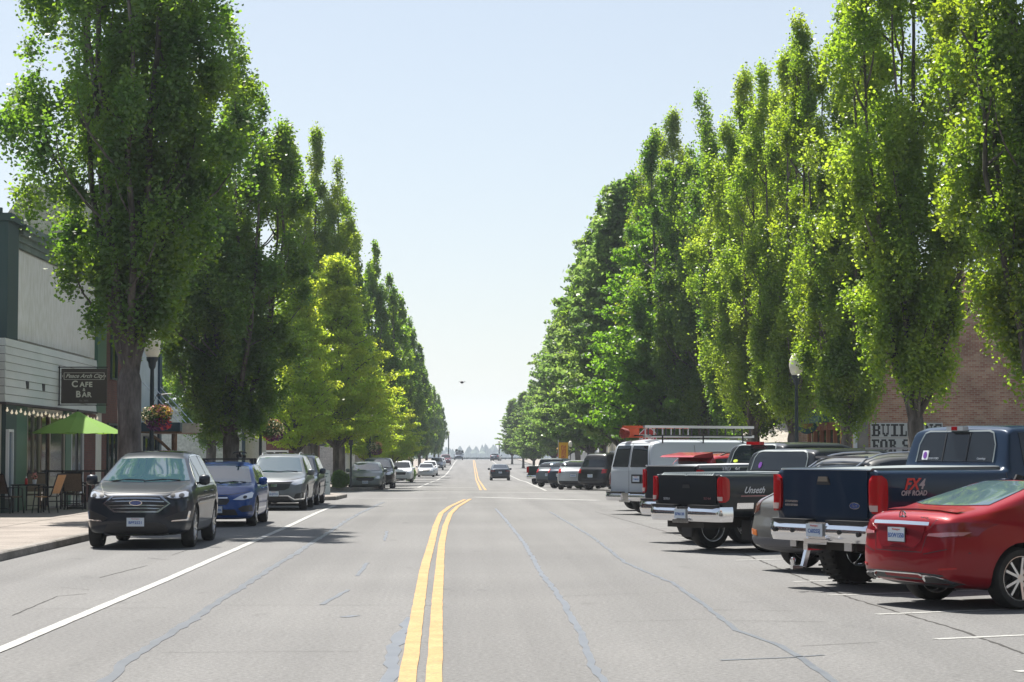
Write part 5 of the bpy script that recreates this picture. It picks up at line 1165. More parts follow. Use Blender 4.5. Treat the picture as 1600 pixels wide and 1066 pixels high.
bld(MB().box(X0, X0 + .09, 56.6, 58.2, 0, 2.94), 'pillar', tgreen, b); bld(MB().box(X0, X0 + .09, 63.9, 64.8, 0, 2.94), 'pillar', tgreen, b)
window(b, 'window', X0 + .02, 58.3, 60.1, .55, 2.8, cream, mull=(59.2,)); window(b, 'door', X0 + .02, 60.2, 61.4, .1, 2.8, wood)
window(b, 'window', X0 + .02, 61.5, 63.8, .9, 2.8, cream); bld(MB().box(X0, X0 + .06, 58.3, 60.1, 0, .55).box(X0, X0 + .06, 61.5, 63.8, 0, .9), 'sill_wall', cream, b)
window(b, 'window', X0 + .02, 64.9, 67.0, .4, 2.8, whitep, mull=(66,)); bld(MB().box(X0, X0 + .08, 67.1, 69.1, 0, 2.94), 'pillar', brick_l, b)

b = tag(empty('brick_building', (X0, 76, 0)), 'dark red brick building with a pale hipped roof behind the nearest left tree', 'building')
bld(MB().box(-26, X0 - .05, 70.85, 79, -.2, 7.6), 'wall', brick_l, b)
bld(MB().prism([(-16.2, 7.61), (-12.4, 7.61), (-12.4, 9.8), (-13.2, 10.9), (-14.9, 10.9), (-15.8, 9.6)], 72.5, 78.5, 'y'), 'roof', noisy('pale_shingle', (.36, .34, .26), (.48, .46, .37), scale=3, rough=.9, fine=18), b)
window(b, 'window', X0 - .04, 72, 74, .8, 2.7, dgreen, mull=(73,)); window(b, 'door', X0 - .04, 74.6, 75.7, .1, 2.7, wood); window(b, 'window', X0 - .04, 76.2, 78.4, .8, 2.7, dgreen)
for y in (72.6, 75.0, 77.0): window(b, 'window', X0 - .04, y, y + 1.2, 4.2, 6.2, dgreen)
pblue = noisy('pale_blue_paint', (.40, .48, .52), (.48, .56, .60), scale=2, rough=.7); dblue = pbr('dark_blue_paint', (.015, .05, .09), .5)
b = tag(empty('blue_building', (X0, 82, 0)), 'pale blue shop with dark blue corner at the left street corner', 'building')
bld(MB().box(-26, X0 - .02, 79.03, 84.2, -.2, 6.3), 'wall', pblue, b); bld(MB().box(X0 - .15, X0 + .07, 83.7, 84.3, -.1, 6.35), 'corner_trim', dblue, b)
bld(MB().box(-26, X0 + .12, 79.03, 84.35, 6.3, 6.5), 'cornice', dblue, b); window(b, 'window', X0, 80, 83.2, .5, 2.3, dblue, mull=(81.2, 82.4))
aw = bld(MB().box(X0, -10.55, 79.4, 84.0, 2.48, 2.82), 'awning', dblue, b); bld(MB().box(X0, -10.5, 79.36, 84.04, 2.42, 2.48), 'awning_edge', wood, b)
cb = MB()
for y in (79.6, 81.6, 83.8): cb.tube([(X0, y, 4.35), (-10.6, y, 2.82)], .018, 5)
bld(cb, 'awning_cable', alloy, b)
bn = tag(MB().box(-10.5, -9.75, 79.6, 79.63, 2.44, 2.80).build('banner', noisy('canvas', (.45, .44, .42), (.55, .53, .5), scale=6, rough=.9)), 'small plain pale canvas banner at the tip of the blue awning', 'banner')
ps = tag(empty('timber_post', (-10.75, 79.3, .14)), 'brown timber post with a curved brace under the dark blue awning', 'post')
MB().tube([(0, 0, 0), (0, 0, 2.27)], .11, 10).build('post', wood, ps); MB().tube([(-.02, 0, 1.2), (-.18, 0, 1.65), (-.55, 0, 2.0), (-.9, 0, 2.24)], .06, 8).build('brace', wood, ps, smooth=True)

lgrey = noisy('light_grey_wall', (.46, .49, .50), (.54, .56, .57), scale=.7, rough=.9, fine=8)
b = tag(empty('white_shop', (-13, 112, 0)), 'low plain white walled shop on the far side of the cross street, left', 'building')
bld(MB().box(-26, -10.9, 106, 118, -.4, 3.75), 'wall', lgrey, b); bld(MB().box(-26.1, -10.75, 105.9, 118.1, 3.75, 3.95), 'parapet', whitep, b); bld(MB().box(-11.0, -10.85, 105.95, 106.3, -.3, 3.7), 'corner_trim', dblue, b)
def shop(label, x1, y0, y1, h, wm, depth=12, name='shop', sf=True, awn=None, roofm=None):
    z = zr((y0 + y1) / 2) - .1
    b = tag(empty(name, (x1, (y0 + y1) / 2, z)), label, 'building'); s = 1 if x1 < 0 else -1; lo, hi = sorted((x1, x1 - s * depth))
    bld(MB().box(lo, hi, y0, y1, z - .4, z + h), 'wall', wm, b); bld(MB().box(lo - .12, hi + .12, y0 - .12, y1 + .12, z + h, z + h + .2), 'parapet', roofm or cornm, b)
    y = y0 + .6
    while sf and y < y1 - 2.6:
        f = MB(); a, b2 = (x1, x1 + s * .06); a, b2 = min(a, b2), max(a, b2)
        for q in (y, y + 1.15, y + 2.3): f.box(a, b2, q, q + .09, z + .5, z + 2.6)
        f.box(a, b2, y, y + 2.39, z + 2.6, z + 2.7).box(a, b2, y, y + 2.39, z + .4, z + .5)
        o = bld(f, 'window', whitep, b); g = MB().box(min(x1 - s * .02, x1 + s * .02), max(x1 - s * .02, x1 + s * .02), y + .09, y + 2.3, z + .5, z + 2.6); g.v = [(i - x1, j - (y0 + y1) / 2, k - z) for i, j, k in g.v]; g.build('pane', wglassb, o); y += 3.2
    if sf:   # one window in the wall that faces the street corner
        f = MB(); xa = x1 - s * 1.9; lo2, hi2 = sorted((x1 - s * .3, xa))
        f.box(lo2, hi2, y0 - .05, y0, z + 2.2, z + 2.3).box(lo2, lo2 + .08, y0 - .05, y0, z + .9, z + 2.2).box(hi2 - .08, hi2, y0 - .05, y0, z + .9, z + 2.2).box((lo2 + hi2) / 2 - .04, (lo2 + hi2) / 2 + .04, y0 - .05, y0, z + .9, z + 2.2)
        o = bld(f, 'window', whitep, b); g = MB().box(lo2 + .08, hi2 - .08, y0 - .02, y0, z + .9, z + 2.2); g.v = [(i - x1, j - (y0 + y1) / 2, k - z) for i, j, k in g.v]; g.build('pane', wglassb, o)
    if awn: bld(MB().prism([(x1, z + 3.3), (x1 + s * 1.3, z + 2.75), (x1 + s * 1.3, z + 2.55), (x1, z + 2.6)], y0 + .3, y1 - .3, 'y'), 'awning', awn, b)
    return b
shop('red brick shop with white framed windows past the white walled shop, left', -9.6, 121, 143, 4.6, brick_l, awn=pbr('awning_grey', (.05, .06, .08), .8))
b = tag(empty('gabled_building', (-9, 160, zr(160))), 'pale gabled building seen between the trees on the left', 'building')
bld(MB().prism([(-16, -1.2), (-8.4, -1.2), (-8.4, 1.9), (-12.2, 4.2), (-16, 1.9)], 150, 166, 'y'), 'wall', lgrey, b)
bld(MB().prism([(-16.3, 1.9), (-12.2, 4.4), (-8.1, 1.9), (-8.1, 1.72), (-12.2, 4.22), (-16.3, 1.72)], 149.7, 166.3, 'y'), 'roof', cornm, b)
shop('brown two storey shop far down the left side', -8.8, 170, 215, 6.0, wood, awn=pbr('awning_grey', (0, 0, 0)))
shop('grey shop farthest down the left side', -8.4, 218, 300, 5.0, lgrey)
# ---------------------------------------------------------------- buildings, right side
XR = 14.9
b = tag(empty('brick_hall', (XR, 84, 0)), 'tall weathered red brick hall with painted letters on its blank side wall', 'building')
bld(MB().box(XR, 44, 79, 96, -.2, 7.5), 'wall', brick_r, b)
bld(MB().box(XR - .06, 44, 78.94, 96, 7.5, 8.3).box(XR - .14, 44, 78.86, 96, 8.3, 8.5), 'parapet', noisy('peach_sunlit_stone', (.5, .30, .20), (.62, .42, .30), scale=2, rough=.9), b)  # light tan band; sunlight on the brick is put into its peach colour
bld(MB().box(XR - .05, XR + .33, 78.93, 79.2, -.1, 7.5), 'corner_pier', noisy('grey_render', (.16, .16, .15), (.22, .21, .2), scale=3, rough=.9), b)
bld(MB().tube([(XR - .16, 78.95, 0), (XR - .16, 78.95, 3.6), (XR - .22, 78.95, 3.8), (XR - .22, 78.95, 7.6)], .075, 10), 'downpipe', pbr('pipe_white', (.52, .58, .62), .5), b, smooth=True)
def rows_add(mb, x0, z0, cw, ch, glyph, y0, y1):
    ny = len(glyph); 
    for r_, row in enumerate(glyph):
        c_ = 0
        while c_ < len(row):
            if row[c_] == '#':
                e_ = c_
                while e_ < len(row) and row[e_] == '#': e_ += 1
                mb.box(x0 + c_ * cw, x0 + e_ * cw, y0, y1, z0 + (ny - 1 - r_) * ch, z0 + (ny - r_) * ch); c_ = e_
            else: c_ += 1
GL = {'B': ['######.', '.##..##', '.##..##', '.#####.', '.##..##', '.##..##', '######.'], 'U': ['###.###', '.#...#.', '.#...#.', '.#...#.', '.#...#.', '.##.##.', '..###..'], 'I': ['######', '..##..', '..##..', '..##..', '..##..', '..##..', '######'],
      'L': ['####..', '.##...', '.##...', '.##...', '.##..#', '.##..#', '######'], 'D': ['#####.', '.##.##', '.##..#', '.##..#', '.##..#', '.##.##', '#####.'], 'N': ['##..###', '.##..#.', '.###.#.', '.#.###.', '.#..##.', '.#...#.', '###..#.'],
      'G': ['.#####', '##...#', '##....', '##.###', '##..##', '##..##', '.#####'], 'F': ['######', '.##..#', '.##...', '.####.', '.##.#.', '.##...', '####..'], 'O': ['.####.', '##..##', '##..##', '##..##', '##..##', '##..##', '.####.'],
      'R': ['#####.', '.##.##', '.##.##', '.####.', '.##.##', '.##.##', '###.##'], 'S': ['.#####', '##...#', '##....', '.####.', '....##', '#...##', '#####.'], 'A': ['..##..', '.####.', '.#..#.', '##..##', '######', '##..##', '##..##'], 'E': ['######', '.##..#', '.##.#.', '.####.', '.##.#.', '.##..#', '######']}
pw = pbr('panel_white', (.48, .50, .50), .8); pk = pbr('letter_black', (.03, .032, .035), .7)
panel = tag(MB().box(15.32, 18.05, 78.965, 78.998, 2.255, 2.81).box(15.32, 18.05, 78.965, 78.998, 1.68, 2.235).box(15.32, 18.05, 78.965, 78.998, 1.10, 1.66).build('wall_sign', pw), 'white wall sign with black block letters BUILDING FOR on the brick hall', 'sign')
for word, z in (('BUILDING', 2.30), ('FOR SALE', 1.725)):
    x = 15.36
    for ch in word:
        if ch == ' ': x += .20; continue
        mb = MB(); rows_add(mb, x, z, .047, .066, GL[ch], 78.955, 78.968); mb.build('letter', pk, panel); x += .047 * len(GL[ch][0]) + .035
b = tag(empty('timber_shop', (XR, 92, 0)), 'timber fronted shop with a green awning beyond the brick hall', 'building')
bld(MB().box(XR - .30, XR - .03, 81, 89, 0, .5).box(XR - .3, XR - .03, 81, 89, 2.6, 3.6), 'shop_front', noisy('red_brown', (.20, .07, .045), (.30, .12, .08), scale=5, rough=.7), b)
for k in range(6): bld(MB().box(XR - .34, XR - .2, 81 + k * 1.55, 81.12 + k * 1.55, .14, 2.75), 'post', pbr('orange_wood', (.40, .16, .08), .6), b)
bld(MB().box(XR - .12, XR - .02, 81.1, 88.9, .5, 2.6), 'pane', wglassb, b)
bld(MB().prism([(XR - .3, 3.5), (XR - 1.1, 3.05), (XR - 1.1, 2.85), (XR - .3, 2.9)], 81.5, 88.5, 'y'), 'awning', pbr('awning_green', (.04, .11, .085), .8), b)
hs = tag(empty('hanging_sign', (13.95, 85.2, 2.9)), 'round teal hanging sign with an orange centre near the right lamp', 'sign')
MB().lathe([(0, -.03), (.44, -.03), (.46, 0), (.44, .03), (0, .03)], axis='y', n=28).build('disc', pbr('teal', (.02, .10, .13), .5), hs)
MB().lathe([(0, -.045), (.26, -.045), (.26, .045), (0, .045)], axis='y', n=24).build('centre', noisy('orange_swirl', (.04, .10, .12), (.5, .28, .08), scale=3, rough=.5), hs)
MB().bar((0, 0, .44), (0, 0, .56), .03).bar((-.1, 0, .56), (.68, 0, .56), .035).build('bracket', blackm, hs)
b = tag(empty('house', (17, 114, 0)), 'low house with a tan roof beyond the right street corner', 'building')
bld(MB().box(13.2, 26, 110, 119, -.4, 2.2), 'wall', cream, b); bld(MB().prism([(109.4, 2.12), (114.5, 3.9), (119.6, 2.12), (119.6, 1.98), (114.5, 3.76), (109.4, 1.98)], 12.8, 26.4, 'x'), 'roof', noisy('tan_shingle', (.30, .27, .23), (.38, .35, .30), scale=4, rough=.9, fine=14), b)
window(b, 'window', 13.2, 112, 114, .8, 1.9, whitep)
bld(MB().box(13.9, 14.55, 110.4, 111, 2.0, 2.7), 'chimney', brick_r, b); bld(MB().box(13.85, 14.6, 110.35, 111.05, 2.7, 3.5), 'chimney_cap', whitep, b)
shop('dark barn like building behind the tan roofed house', 15.5, 122, 150, 5.0, wood, sf=False)
shop('pale low shop far down the right side', 14.5, 156, 210, 4.4, cream)
shop('grey low shop farthest down the right side', 14.5, 216, 300, 4.4, lgrey)
shop('low brick shop joined to the near side of the cafe building', -12.5, 17, 54.5, 4.6, brick_l)
shop('brick shop row on the right behind the viewpoint', 17, -90, 14, 8.0, brick_r, sf=False); shop('pale shop row on the left behind the viewpoint', -13.5, -90, 14, 7.5, cream, sf=False)
# ---------------------------------------------------------------- cafe sign
sb = pbr('sign_brown', (.045, .032, .028), .5); sw = pbr('sign_cream', (.62, .60, .54), .6)
YS0 = 61.7
pa, pb = Q(93, 575, YS0), Q(167, 632, YS0)
cs = tag(empty('cafe_sign', (pa.x, YS0, pb.z)), 'dark brown hanging sign reading Peace Arch City Cafe and Bar', 'sign')
W_, H_ = pb.x - pa.x, pa.z - pb.z
MB().box(.06, W_, -.03, .03, .02, H_ - .02).build('board', sb, cs)
MB().bar((0, 0, -.03), (0, 0, H_ + .05), .035).bar((-.42, 0, H_ + .02), (W_ + .02, 0, H_ + .02), .03).bar((-.42, 0, -.02), (W_ + .02, 0, -.02), .03).build('bracket', blackm, cs)
cx = .06 + (W_ - .06) / 2; FM = lambda x, z, y=-.034: frame((x, y, z), (1, 0, 0), (0, 0, 1))
text_obj('script_lettering', 'Peace Arch City', H_ * .155, sw, FM(cx, H_ * .775), cs, shear=.45, bold=.002)
text_obj('lettering', 'C', H_ * .24, sw, FM(cx - .27, H_ * .55), cs, bold=.008); text_obj('lettering', 'AFE', H_ * .19, sw, FM(cx + .06, H_ * .538), cs, bold=.007, spacing=1.15)
text_obj('lettering', '&', H_ * .12, sw, FM(cx, H_ * .40), cs, bold=.002)
text_obj('lettering', 'B', H_ * .24, sw, FM(cx - .165, H_ * .27), cs, bold=.008); text_obj('lettering', 'AR', H_ * .19, sw, FM(cx + .08, H_ * .258), cs, bold=.007, spacing=1.12)
text_obj('lettering', 'Est. 2002', H_ * .065, pbr('sign_grey', (.25, .24, .22), .6), FM(cx, H_ * .10), cs)
f = MB(); z0, z1, x0, x1 = H_ * .68, H_ * .865, cx - .58, cx + .58
for a_, b_ in (((x0, z0), (x1, z0)), ((x1, z0), (x1, z1)), ((x1, z1), (x0, z1)), ((x0, z1), (x0, z0)), ((x0 - .04, (z0 + z1) / 2 - .03), (x0 - .04, (z0 + z1) / 2 + .03)), ((x1 + .04, (z0 + z1) / 2 - .03), (x1 + .04, (z0 + z1) / 2 + .03))): f.bar((a_[0], -.036, a_[1]), (b_[0], -.036, b_[1]), .014, .01)
f.build('frame_line', sw, cs)
# string lights
sl = tag(empty('string_lights', (XM, 60, 2.9)), 'string of small round bulbs along the bottom edge of the cafe canopy', 'string lights')
bulb = pbr('bulb', (.7, .66, .55), .2, emit=((1, .85, .6), .25)); pts = []
for k in range(49):
    y = 54.7 + k * .28; pts.append((.05, y - 60, .0 - .06 * abs(math.sin(k * math.pi / 6)) - .05))
MB().tube(pts, .008, 4).build('cable', black, sl)
bm0 = None
for k in range(0, 49, 2):
    p = pts[k]
    if bm0 is None: bm0 = MB().lathe([(0, .02), (.018, 0), (.016, -.03), (.034, -.05), (.036, -.075), (.02, -.1), (0, -.105)], n=10).build('bulb', bulb, sl, smooth=True); bm0.location = p
    else: c_ = bm0.copy(); COL.objects.link(c_); c_.location = p
# ---------------------------------------------------------------- patio
sling = noisy('sling_fabric', (.14, .095, .06), (.19, .13, .085), scale=30, rough=.9); sling_lit = noisy('sling_sunlit', (.42, .22, .10), (.50, .28, .13), scale=30, rough=.9)  # one sling fabric; sunlight is put into the colour of the paler copy
def chair(label, x, y, rz, sm):
    r = tag(empty('patio_chair', (x, y, .14), rz), label, 'chair', 'patio chairs outside the cafe')
    f = MB()
    for s_ in (-.25, .25):
        MB().tube([(s_, -.02, .0), (s_, .03, .42), (s_, -.06, .46), (s_ * .98, -.24, 1.0)], .016, 6).build('leg', blackm, r, smooth=True)
        MB().tube([(s_, .46, .0), (s_, .40, .42), (s_ * 1.02, .38, .64), (s_ * 1.05, .2, .67), (s_ * 1.02, -.12, .66)], .016, 6).build('leg', blackm, r, smooth=True)
    MB().bar((-.25, .40, .42), (.25, .40, .42), .028).bar((-.25, -.03, .43), (.25, -.03, .43), .028).bar((-.245, -.24, 1.0), (.245, -.24, 1.0), .03).bar((-.25, .0, .12), (.25, .0, .12), .02).build('seat_frame', blackm, r)
    MB().prism([(-.02, .44), (.2, .415), (.42, .44), (.42, .425), (.2, .40), (-.02, .425)], -.235, .235, 'x').build('seat', sm, r)
    MB().prism([(-.05, .50), (-.13, .72), (-.235, .985), (-.25, .98), (-.15, .71), (-.07, .50)], -.235, .235, 'x').build('backrest', sm, r); return r
wx = lambda px, y: (px - 722) / 3300 * y
chair('brown patio chair cut by the left edge of the picture', wx(12, 54.5), 54.5, R(-35), sling)
chair('tan sunlit patio chair with its back to the kerb', wx(88, 54.8), 54.8, R(75), sling_lit)
chair('brown patio chair behind the small table with the ketchup bottle', wx(62, 57.6), 57.6, R(190), sling)
chair('dark patio chair under the green umbrella, left of the charcoal crossover', wx(130, 58.8), 57.8, R(0), sling)
chair('dark patio chair at the far side of the umbrella table, half hidden', wx(108, 59.6), 60.3, R(170), sling)
def table(label, x, y, n4=True):
    r = tag(empty('patio_table', (x, y, .14)), label, 'table', 'patio tables outside the cafe')
    MB().box(-.38, .38, -.38, .38, .70, .735).build('tabletop', blackm, r)
    for a_ in (-.33, .33):
        for b_ in (-.33, .33): MB().box(a_ - .02, a_ + .02, b_ - .02, b_ + .02, 0, .70).build('leg', blackm, r)
    return r
t1 = (wx(50, 55.2), 55.2); t2 = (wx(122, 59), 59.0)
table('square black patio table carrying the red ketchup bottle', *t1); table('square black patio table under the green umbrella', *t2)
kb = tag(empty('ketchup_bottle', (t1[0] - .02, t1[1] - .2, .876)), 'red ketchup bottle standing on the near patio table', 'bottle')
MB().lathe([(0, 0), (.035, 0), (.036, .12), (.02, .16), (0, .16)], n=14).build('bottle', pbr('ketchup', (.55, .01, .01), .3), kb, smooth=True); MB().lathe([(.018, .16), (.012, .21), (0, .21)], n=10).build('cap', whitep, kb)
fp = tag(empty('flower_pot', (t1[0] + .12, t1[1] + .15, .876)), 'small white pot with pink flowers on the near patio table', 'flower pot')
MB().lathe([(0, 0), (.045, 0), (.06, .12), (0, .12)], n=14).build('pot', whitep, fp, smooth=True)
def flowers(q, n, c, rad, size, mats, name, parent):
    C = q.normal(size=(n, 3)); C /= np.linalg.norm(C, axis=1)[:, None]; C *= (q.uniform(.35, 1, n) ** .4)[:, None] * np.array(rad); C += np.array(c)
    A = q.normal(size=(n, 3)); A /= np.linalg.norm(A, axis=1)[:, None]; B = np.cross(A, q.normal(size=(n, 3))); B /= np.linalg.norm(B, axis=1)[:, None]; Tn = np.cross(A, B)
    me = quads(name, C, Tn * size, B * size, mats); return link(bpy.data.objects.new(name, me), parent)
pk_ = {k: pbr('petal_' + k, v, .6) for k, v in dict(pink=(.65, .25, .22), yellow=(.75, .55, .08), purple=(.09, .01, .09), red=(.5, .03, .04), cream=(.7, .62, .38), green=(.05, .12, .02)).items()}
flowers(np.random.default_rng(1), 60, (0, 0, .2), (.08, .08, .1), .02, pk_['pink'], 'flowers', fp); flowers(np.random.default_rng(2), 50, (0, 0, .15), (.07, .07, .08), .02, pk_['green'], 'foliage', fp)
# umbrella
um = tag(empty('patio_umbrella', (t2[0] + .05, t2[1], .14)), 'lime green patio umbrella shading a table beside the cafe sign', 'umbrella')
MB().tube([(0, 0, 0), (0, 0, 2.75)], .022, 8).build('pole', blackm, um); MB().lathe([(0, 0), (.26, 0), (.26, .05), (.05, .09), (0, .09)], n=20).build('base', black, um)
um_m = bpy.data.materials.new('umbrella_fabric'); um_m.use_nodes = True; n_ = um_m.node_tree.nodes; l_ = um_m.node_tree.links; bs = n_['Principled BSDF']; bs.inputs['Base Color'].default_value = (.20, .38, .06, 1); bs.inputs['Roughness'].default_value = .8
tr = n_.new('ShaderNodeBsdfTranslucent'); tr.inputs[0].default_value = (.30, .50, .08, 1); mx = n_.new('ShaderNodeMixShader'); mx.inputs[0].default_value = .3
l_.new(bs.outputs[0], mx.inputs[1]); l_.new(tr.outputs[0], mx.inputs[2]); l_.new(mx.outputs[0], [x for x in n_ if x.type == 'OUTPUT_MATERIAL'][0].inputs[0])
V = []; F = []; NS = 8; RR = 1.28
for i in range(NS * 6):
    a = 2 * math.pi * i / (NS * 6); seg = 2 * math.pi / NS; ph = (a % seg) - seg / 2; flat = math.cos(seg / 2) / math.cos(ph)
    sag = 1 - abs(ph) / (seg / 2)
    for j in range(6):
        t = j / 5; r_ = RR * t * (flat * .96 + .04); V.append((r_ * math.cos(a), r_ * math.sin(a), 2.62 - .52 * t ** 1.25 - .03 * sag * t))
n = NS * 6
F = [(i * 6 + j, i * 6 + j + 1, (i + 1) % n * 6 + j + 1, (i + 1) % n * 6 + j) for i in range(n) for j in range(5)]
cnp = mesh_obj('canopy', V, F, um_m, um, smooth=True, angle=12)
V = [(x * .34, y * .34, 2.70 - (2.62 - z) * .5) for x, y, z in V]; mesh_obj('canopy_vent', V, F, um_m, um, smooth=True, angle=12)
for k in range(8):
    a = 2 * math.pi * k / 8; MB().bar((0, 0, 2.56), (RR * math.cos(a) * .97, RR * math.sin(a) * .97, 2.075), .012).build('rib', blackm, um)
# patio railing
rl = tag(empty('patio_railing', (-11.0, 63, .14)), 'thin black metal railing behind the patio chairs', 'railing')
MB().bar((wx(35, 61) + 11, -2, 1.02), (wx(190, 62) + 11, -1.0, 1.02), .05).bar((wx(35, 61) + 11, -2, .15), (wx(190, 62) + 11, -1.0, .15), .03).build('rail', blackm, rl)
for k in range(8):
    f_ = k / 7; a = Vector((wx(35, 61) + 11, -2, 0)).lerp(Vector((wx(190, 62) + 11, -1.0, 0)), f_); MB().box(a.x - .02, a.x + .02, a.y - .02, a.y + .02, 0, 1.06).build('post', blackm, rl)
# ---------------------------------------------------------------- street lamps with flower baskets
globe = pbr('lamp_globe', (.78, .74, .60), .3); lampm = pbr('lamp_green_black', (.012, .025, .032), .4, .2)
def make_lamp():
    r = empty('street_lamp')
    MB().lathe([(.17, 0), (.17, .35), (.11, .5), (.09, .7), (.062, .9), (.055, 3.5), (.05, 3.75), (.09, 3.82), (.11, 3.95), (.15, 4.0), (.16, 4.08)], n=16).build('pole', lampm, r, smooth=True)
    MB().lathe([(.14, 4.08), (.20, 4.2), (.235, 4.38), (.215, 4.58), (.14, 4.74), (.05, 4.82), (0, 4.83)], n=20).build('globe', globe, r, smooth=True)
    MB().lathe([(.0, 4.82), (.05, 4.83), (.03, 4.9), (.0, 4.95)], n=10).build('finial', lampm, r, smooth=True); return r
lamp0 = make_lamp(); first = [True]
def lamp(x, y, label, s=1):
    o = lamp0 if first[0] else copy_tree(lamp0); first[0] = False
    o.location = (x, y, zr(y) + .14); o.scale = (s, s, s); tag(o, label, 'street lamp', 'globe street lamps'); return o
def make_basket(seed):
    r = empty('flower_basket'); q = np.random.default_rng(seed)
    MB().lathe([(.0, -.28), (.12, -.26), (.24, -.12), (.27, 0), (.25, .0), (.1, -.2)], n=16).build('pot', pbr('moss', (.05, .045, .02), .9), r, smooth=True)
    MB().tube([(-.26, 0, 0), (0, 0, .62)], .006, 4).tube([(.26, 0, 0), (0, 0, .62)], .006, 4).tube([(0, 0, .62), (.42, 0, .66)], .018, 6).build('hanger', blackm, r)
    flowers(q, 900, (0, 0, .05), (.42, .42, .30), .035, pk_['green'], 'foliage', r)
    for nm, n, c, rd in (('yellow', 260, (.12, -.1, .16), (.34, .3, .20)), ('cream', 160, (-.2, -.1, .05), (.24, .3, .26)), ('pink', 160, (.1, -.1, .2), (.34, .32, .18)), ('purple', 420, (.05, -.12, -.17), (.34, .32, .22)), ('red', 160, (.22, -.1, -.15), (.22, .3, .22))):
        flowers(q, n, c, rd, .03, pk_[nm], 'flowers', r)
    return r
bask0 = make_basket(5); firstb = [True]
def basket(x, y, z, label, s=1, rz=0):
    o = bask0 if firstb[0] else copy_tree(bask0); firstb[0] = False
    o.location = (x, y, z); o.scale = (s, s, s); o.rotation_euler = (0, 0, rz); tag(o, label, 'flower basket', 'hanging flower baskets'); return o
lamp(-8.22, 56.2, 'globe street lamp half hidden by the nearest left tree trunk'); basket(-8.05, 55.9, 2.62, 'yellow and purple flower basket on the lamp beside the nearest left trunk', .95)
lamp(-7.7, 81, 'globe street lamp with its head lost in leaves near the left corner'); basket(-7.3, 80.8, 2.55, 'flower basket above the silver grey crossover near the left corner', 1.15, 2)
lamp(-5.6, 129, 'globe street lamp in the leaves beyond the left corner'); basket(-5.35, 128.8, 1.95, 'yellow and purple flower basket above the parked sedan beyond the left corner', 1.1, 1); basket(-4.8, 187, 1.0, 'small distant flower basket beside the white hatchback', 1.1, 3)
lamp(10.8, 68, 'globe street lamp standing out of the trees above the angled cars on the right')
lamp(8.1, 158, 'globe street lamp far down the right side by the yellow banner', .62); basket(7.6, 157.8, 1.75, 'flower basket beside the yellow banner on the right', 1.2, 3)
def thin_pole(x, y, h, label):
    r = tag(empty('lamp_post', (x, y, zr(y))), label, 'pole', 'far poles at the end of the street'); MB().tube([(0, 0, 0), (0, 0, h)], .11, 8).build('pole', lampm, r); MB().lathe([(0, h), (.25, h + .1), (.2, h + .5), (0, h + .6)], n=10).build('globe', globe, r); return r
thin_pole((701 - 722) / 3300 * 400, 400, 5.2, 'tall thin dark pole at the far left kerb near the crest'); thin_pole((780 - 722) / 3300 * 420, 420, 3.4, 'short thin dark pole at the far right kerb near the crest')
r = tag(empty('signal_mast', ((710 - 722) / 3300 * 440, 440, zr(440))), 'leaning dark mast with a cluster of boxes over the road crest', 'mast')
MB().tube([(0, 0, 0), (.35, 0, 2.0)], .07, 6).build('mast', lampm, r); MB().box(.2, .7, -.1, .1, 1.7, 2.2).box(.8, 1.3, -.1, .1, 1.6, 2.0).box(1.4, 1.9, -.1, .1, 1.35, 1.95).bar((.3, 0, 1.9), (1.9, 0, 1.8), .1).build('sign_boxes', lampm, r)
g_ = tag(empty('guard_rail', (2.4, 474, zr(474))), 'low dark guard rail across the far end of the street', 'guard rail'); MB().box(-12, 14, -.05, .05, .15, .42).build('rail', pbr('rail_grey', (.10, .12, .13), .6), g_)
for k in range(9): MB().box(-12 + k * 3.2, -11.8 + k * 3.2, .06, .2, -.2, .4).build('post', wood, g_)
# ---------------------------------------------------------------- signs and small things
st = tag(empty('stop_sign', (7.6, 86.3, zr(86) - .15)), 'red octagonal stop sign showing above the van ladders', 'sign')
MB().tube([(0, 0, 0), (0, 0, 2.9)], .03, 8).build('post', alloy, st); oc = lambda r_: [(r_ * math.cos(R(22.5 + 45 * k)), 2.58 + r_ * math.sin(R(22.5 + 45 * k))) for k in range(8)]
pl = MB().prism(oc(.38), -.045, -.03, 'y').build('plate', whitep, st); MB().prism(oc(.35), -.05, -.046, 'y').build('red_face', pbr('sign_red', (.45, .02, .02), .5), pl); text_obj('lettering', 'STOP', .26, whitep, frame((0, -.052, 2.58), (1, 0, 0), (0, 0, 1)), pl, bold=.006)
bnr = tag(empty('vertical_banner', (7.15, 149, zr(149))), 'tall yellow and red vertical banner on the right pavement', 'banner')
MB().tube([(-.36, 0, 0), (-.36, 0, 3.1)], .03, 6).build('pole', alloy, bnr); MB().box(-.33, .33, -.01, .01, 1.0, 2.9).build('cloth', pbr('banner_yellow', (.80, .42, .01), .7), bnr); MB().box(-.16, .18, -.016, -.011, 1.3, 2.7).build('lettering_panel', noisy('banner_red', (.5, .06, .02), (.75, .35, .03), scale=9, rough=.7), bnr)
sbd = tag(empty('sandwich_board', (wx(506, 83.2), 83.2, zr(83) + .14), R(8)), 'white sandwich board standing on the left corner pavement', 'sign board')
for s_, nm in ((-1, 'front_board'), (1, 'back_board')):
    o = MB().prism([(s_ * .25, 0), (s_ * .03, .95), (s_ * .06, .95), (s_ * .28, 0)][::1], -.26, .26, 'x').build(nm, pbr('board_pale', (.55, .62, .62), .6), sbd)
ln = MB()
for k in range(6): z_ = .8 - k * .11; y_ = -.25 + .22 * z_ / .95 - .035; ln.box(-.2, .2 - .06 * (k % 3), y_ - .004, y_, z_, z_ + .035)
ln.build('writing', pbr('board_ink', (.12, .2, .22), .7), sbd)
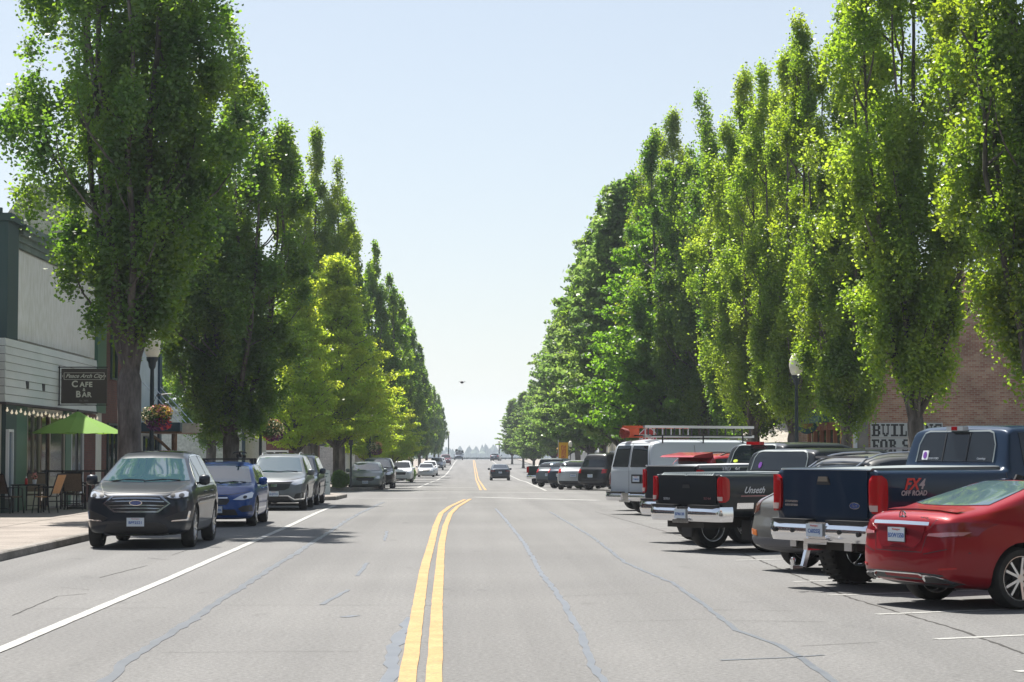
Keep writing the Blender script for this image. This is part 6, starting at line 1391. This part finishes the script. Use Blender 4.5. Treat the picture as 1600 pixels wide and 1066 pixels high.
sp_ = tag(empty('sign_post', (wx(549, 103.5), 103.5, zr(103) + .12)), 'dark post with a small box on top at the far left corner', 'post'); MB().tube([(0, 0, 0), (0, 0, 2.1)], .05, 8).build('post', lampm, sp_); MB().box(-.1, .1, -.08, .08, 2.1, 2.35).build('signal_box', black, sp_)
def shrub(x, y, z, r_, h, label, m=None, seed=1):
    q = np.random.default_rng(seed); n = 1400; C = q.normal(size=(n, 3)); C /= np.linalg.norm(C, axis=1)[:, None]; C *= (q.uniform(.3, 1, n) ** .4)[:, None] * np.array((r_, r_, h / 2)); C[:, 2] += h / 2
    root = tag(empty('shrub', (x, y, z)), label, 'shrub', 'kerb side shrubs'); link(bpy.data.objects.new('foliage', leaves(q, C, 4, (.04, .04, .04), .055, m or zelk, 'foliage')), root); MB().tube([(0, 0, -.05), (0, 0, h * .6)], .03, 6).build('stem', bark, root)
shrub(wx(517, 96), 102.5, -.05, .3, .85, 'small green shrub beside the sandwich board corner', seed=2); shrub(wx(532, 104), 104.5, -.05, .45, .8, 'dark shrub at the foot of the corner tree', maple_b, 3)
shrub(wx(920, 100), 106.5, -.1, .5, 1.2, 'pale shrub between the parked cars beyond the right corner', zelk2, 4); shrub(10.5, 118, -.2, .8, 2.4, 'bright green bush behind the parked cars beyond the right corner', zelk, 5)
shrub(wx(640, 170), 172, -.7, .5, 1.3, 'green bush beside the white hatchback on the left', zelk, 6)
# bird
bd = tag(empty('bird', Q(722, 597.6, 90), R(20)), 'small dark bird flying over the street in the open sky', 'bird')
bp_ = MB().lathe([(0, -.16), (.03, -.13), (.055, -.02), (.05, .06), (.028, .11), (.03, .14), (0, .18)], axis='y', n=10); bp_.build('body', pbr('feather', (.02, .02, .025), .8), bd, smooth=True)
for s_ in (1, -1): mesh_obj('wing', [(s_ * .03, .07, .01), (s_ * .03, -.06, .01), (s_ * .12, -.06, .035), (s_ * .12, .05, .04), (s_ * .20, -.05, .0), (s_ * .03, .05, -.01), (s_ * .03, -.05, -.01), (s_ * .12, -.05, .02)], [(0, 1, 2, 3), (3, 2, 4), (5, 6, 7), (0, 3, 5), (1, 6, 7, 2)], pbr('feather', (0, 0, 0)), bd)
# ---------------------------------------------------------------- haze
hz = MB().box(-1500, 1500, -110, 3200, -18, 60)
hm = bpy.data.materials.new('haze'); hm.use_nodes = True; n_ = hm.node_tree.nodes; n_.remove(n_['Principled BSDF'])
pv = n_.new('ShaderNodeVolumePrincipled'); pv.inputs['Color'].default_value = (.80, .88, 1.0, 1); pv.inputs['Density'].default_value = HAZE; pv.inputs['Anisotropy'].default_value = .3
hm.node_tree.links.new(pv.outputs[0], [x for x in n_ if x.type == 'OUTPUT_MATERIAL'][0].inputs['Volume'])
if HAZE: tag(hz.build('haze', hm), 'pale summer haze lying over the whole street', 'haze', kind='stuff')
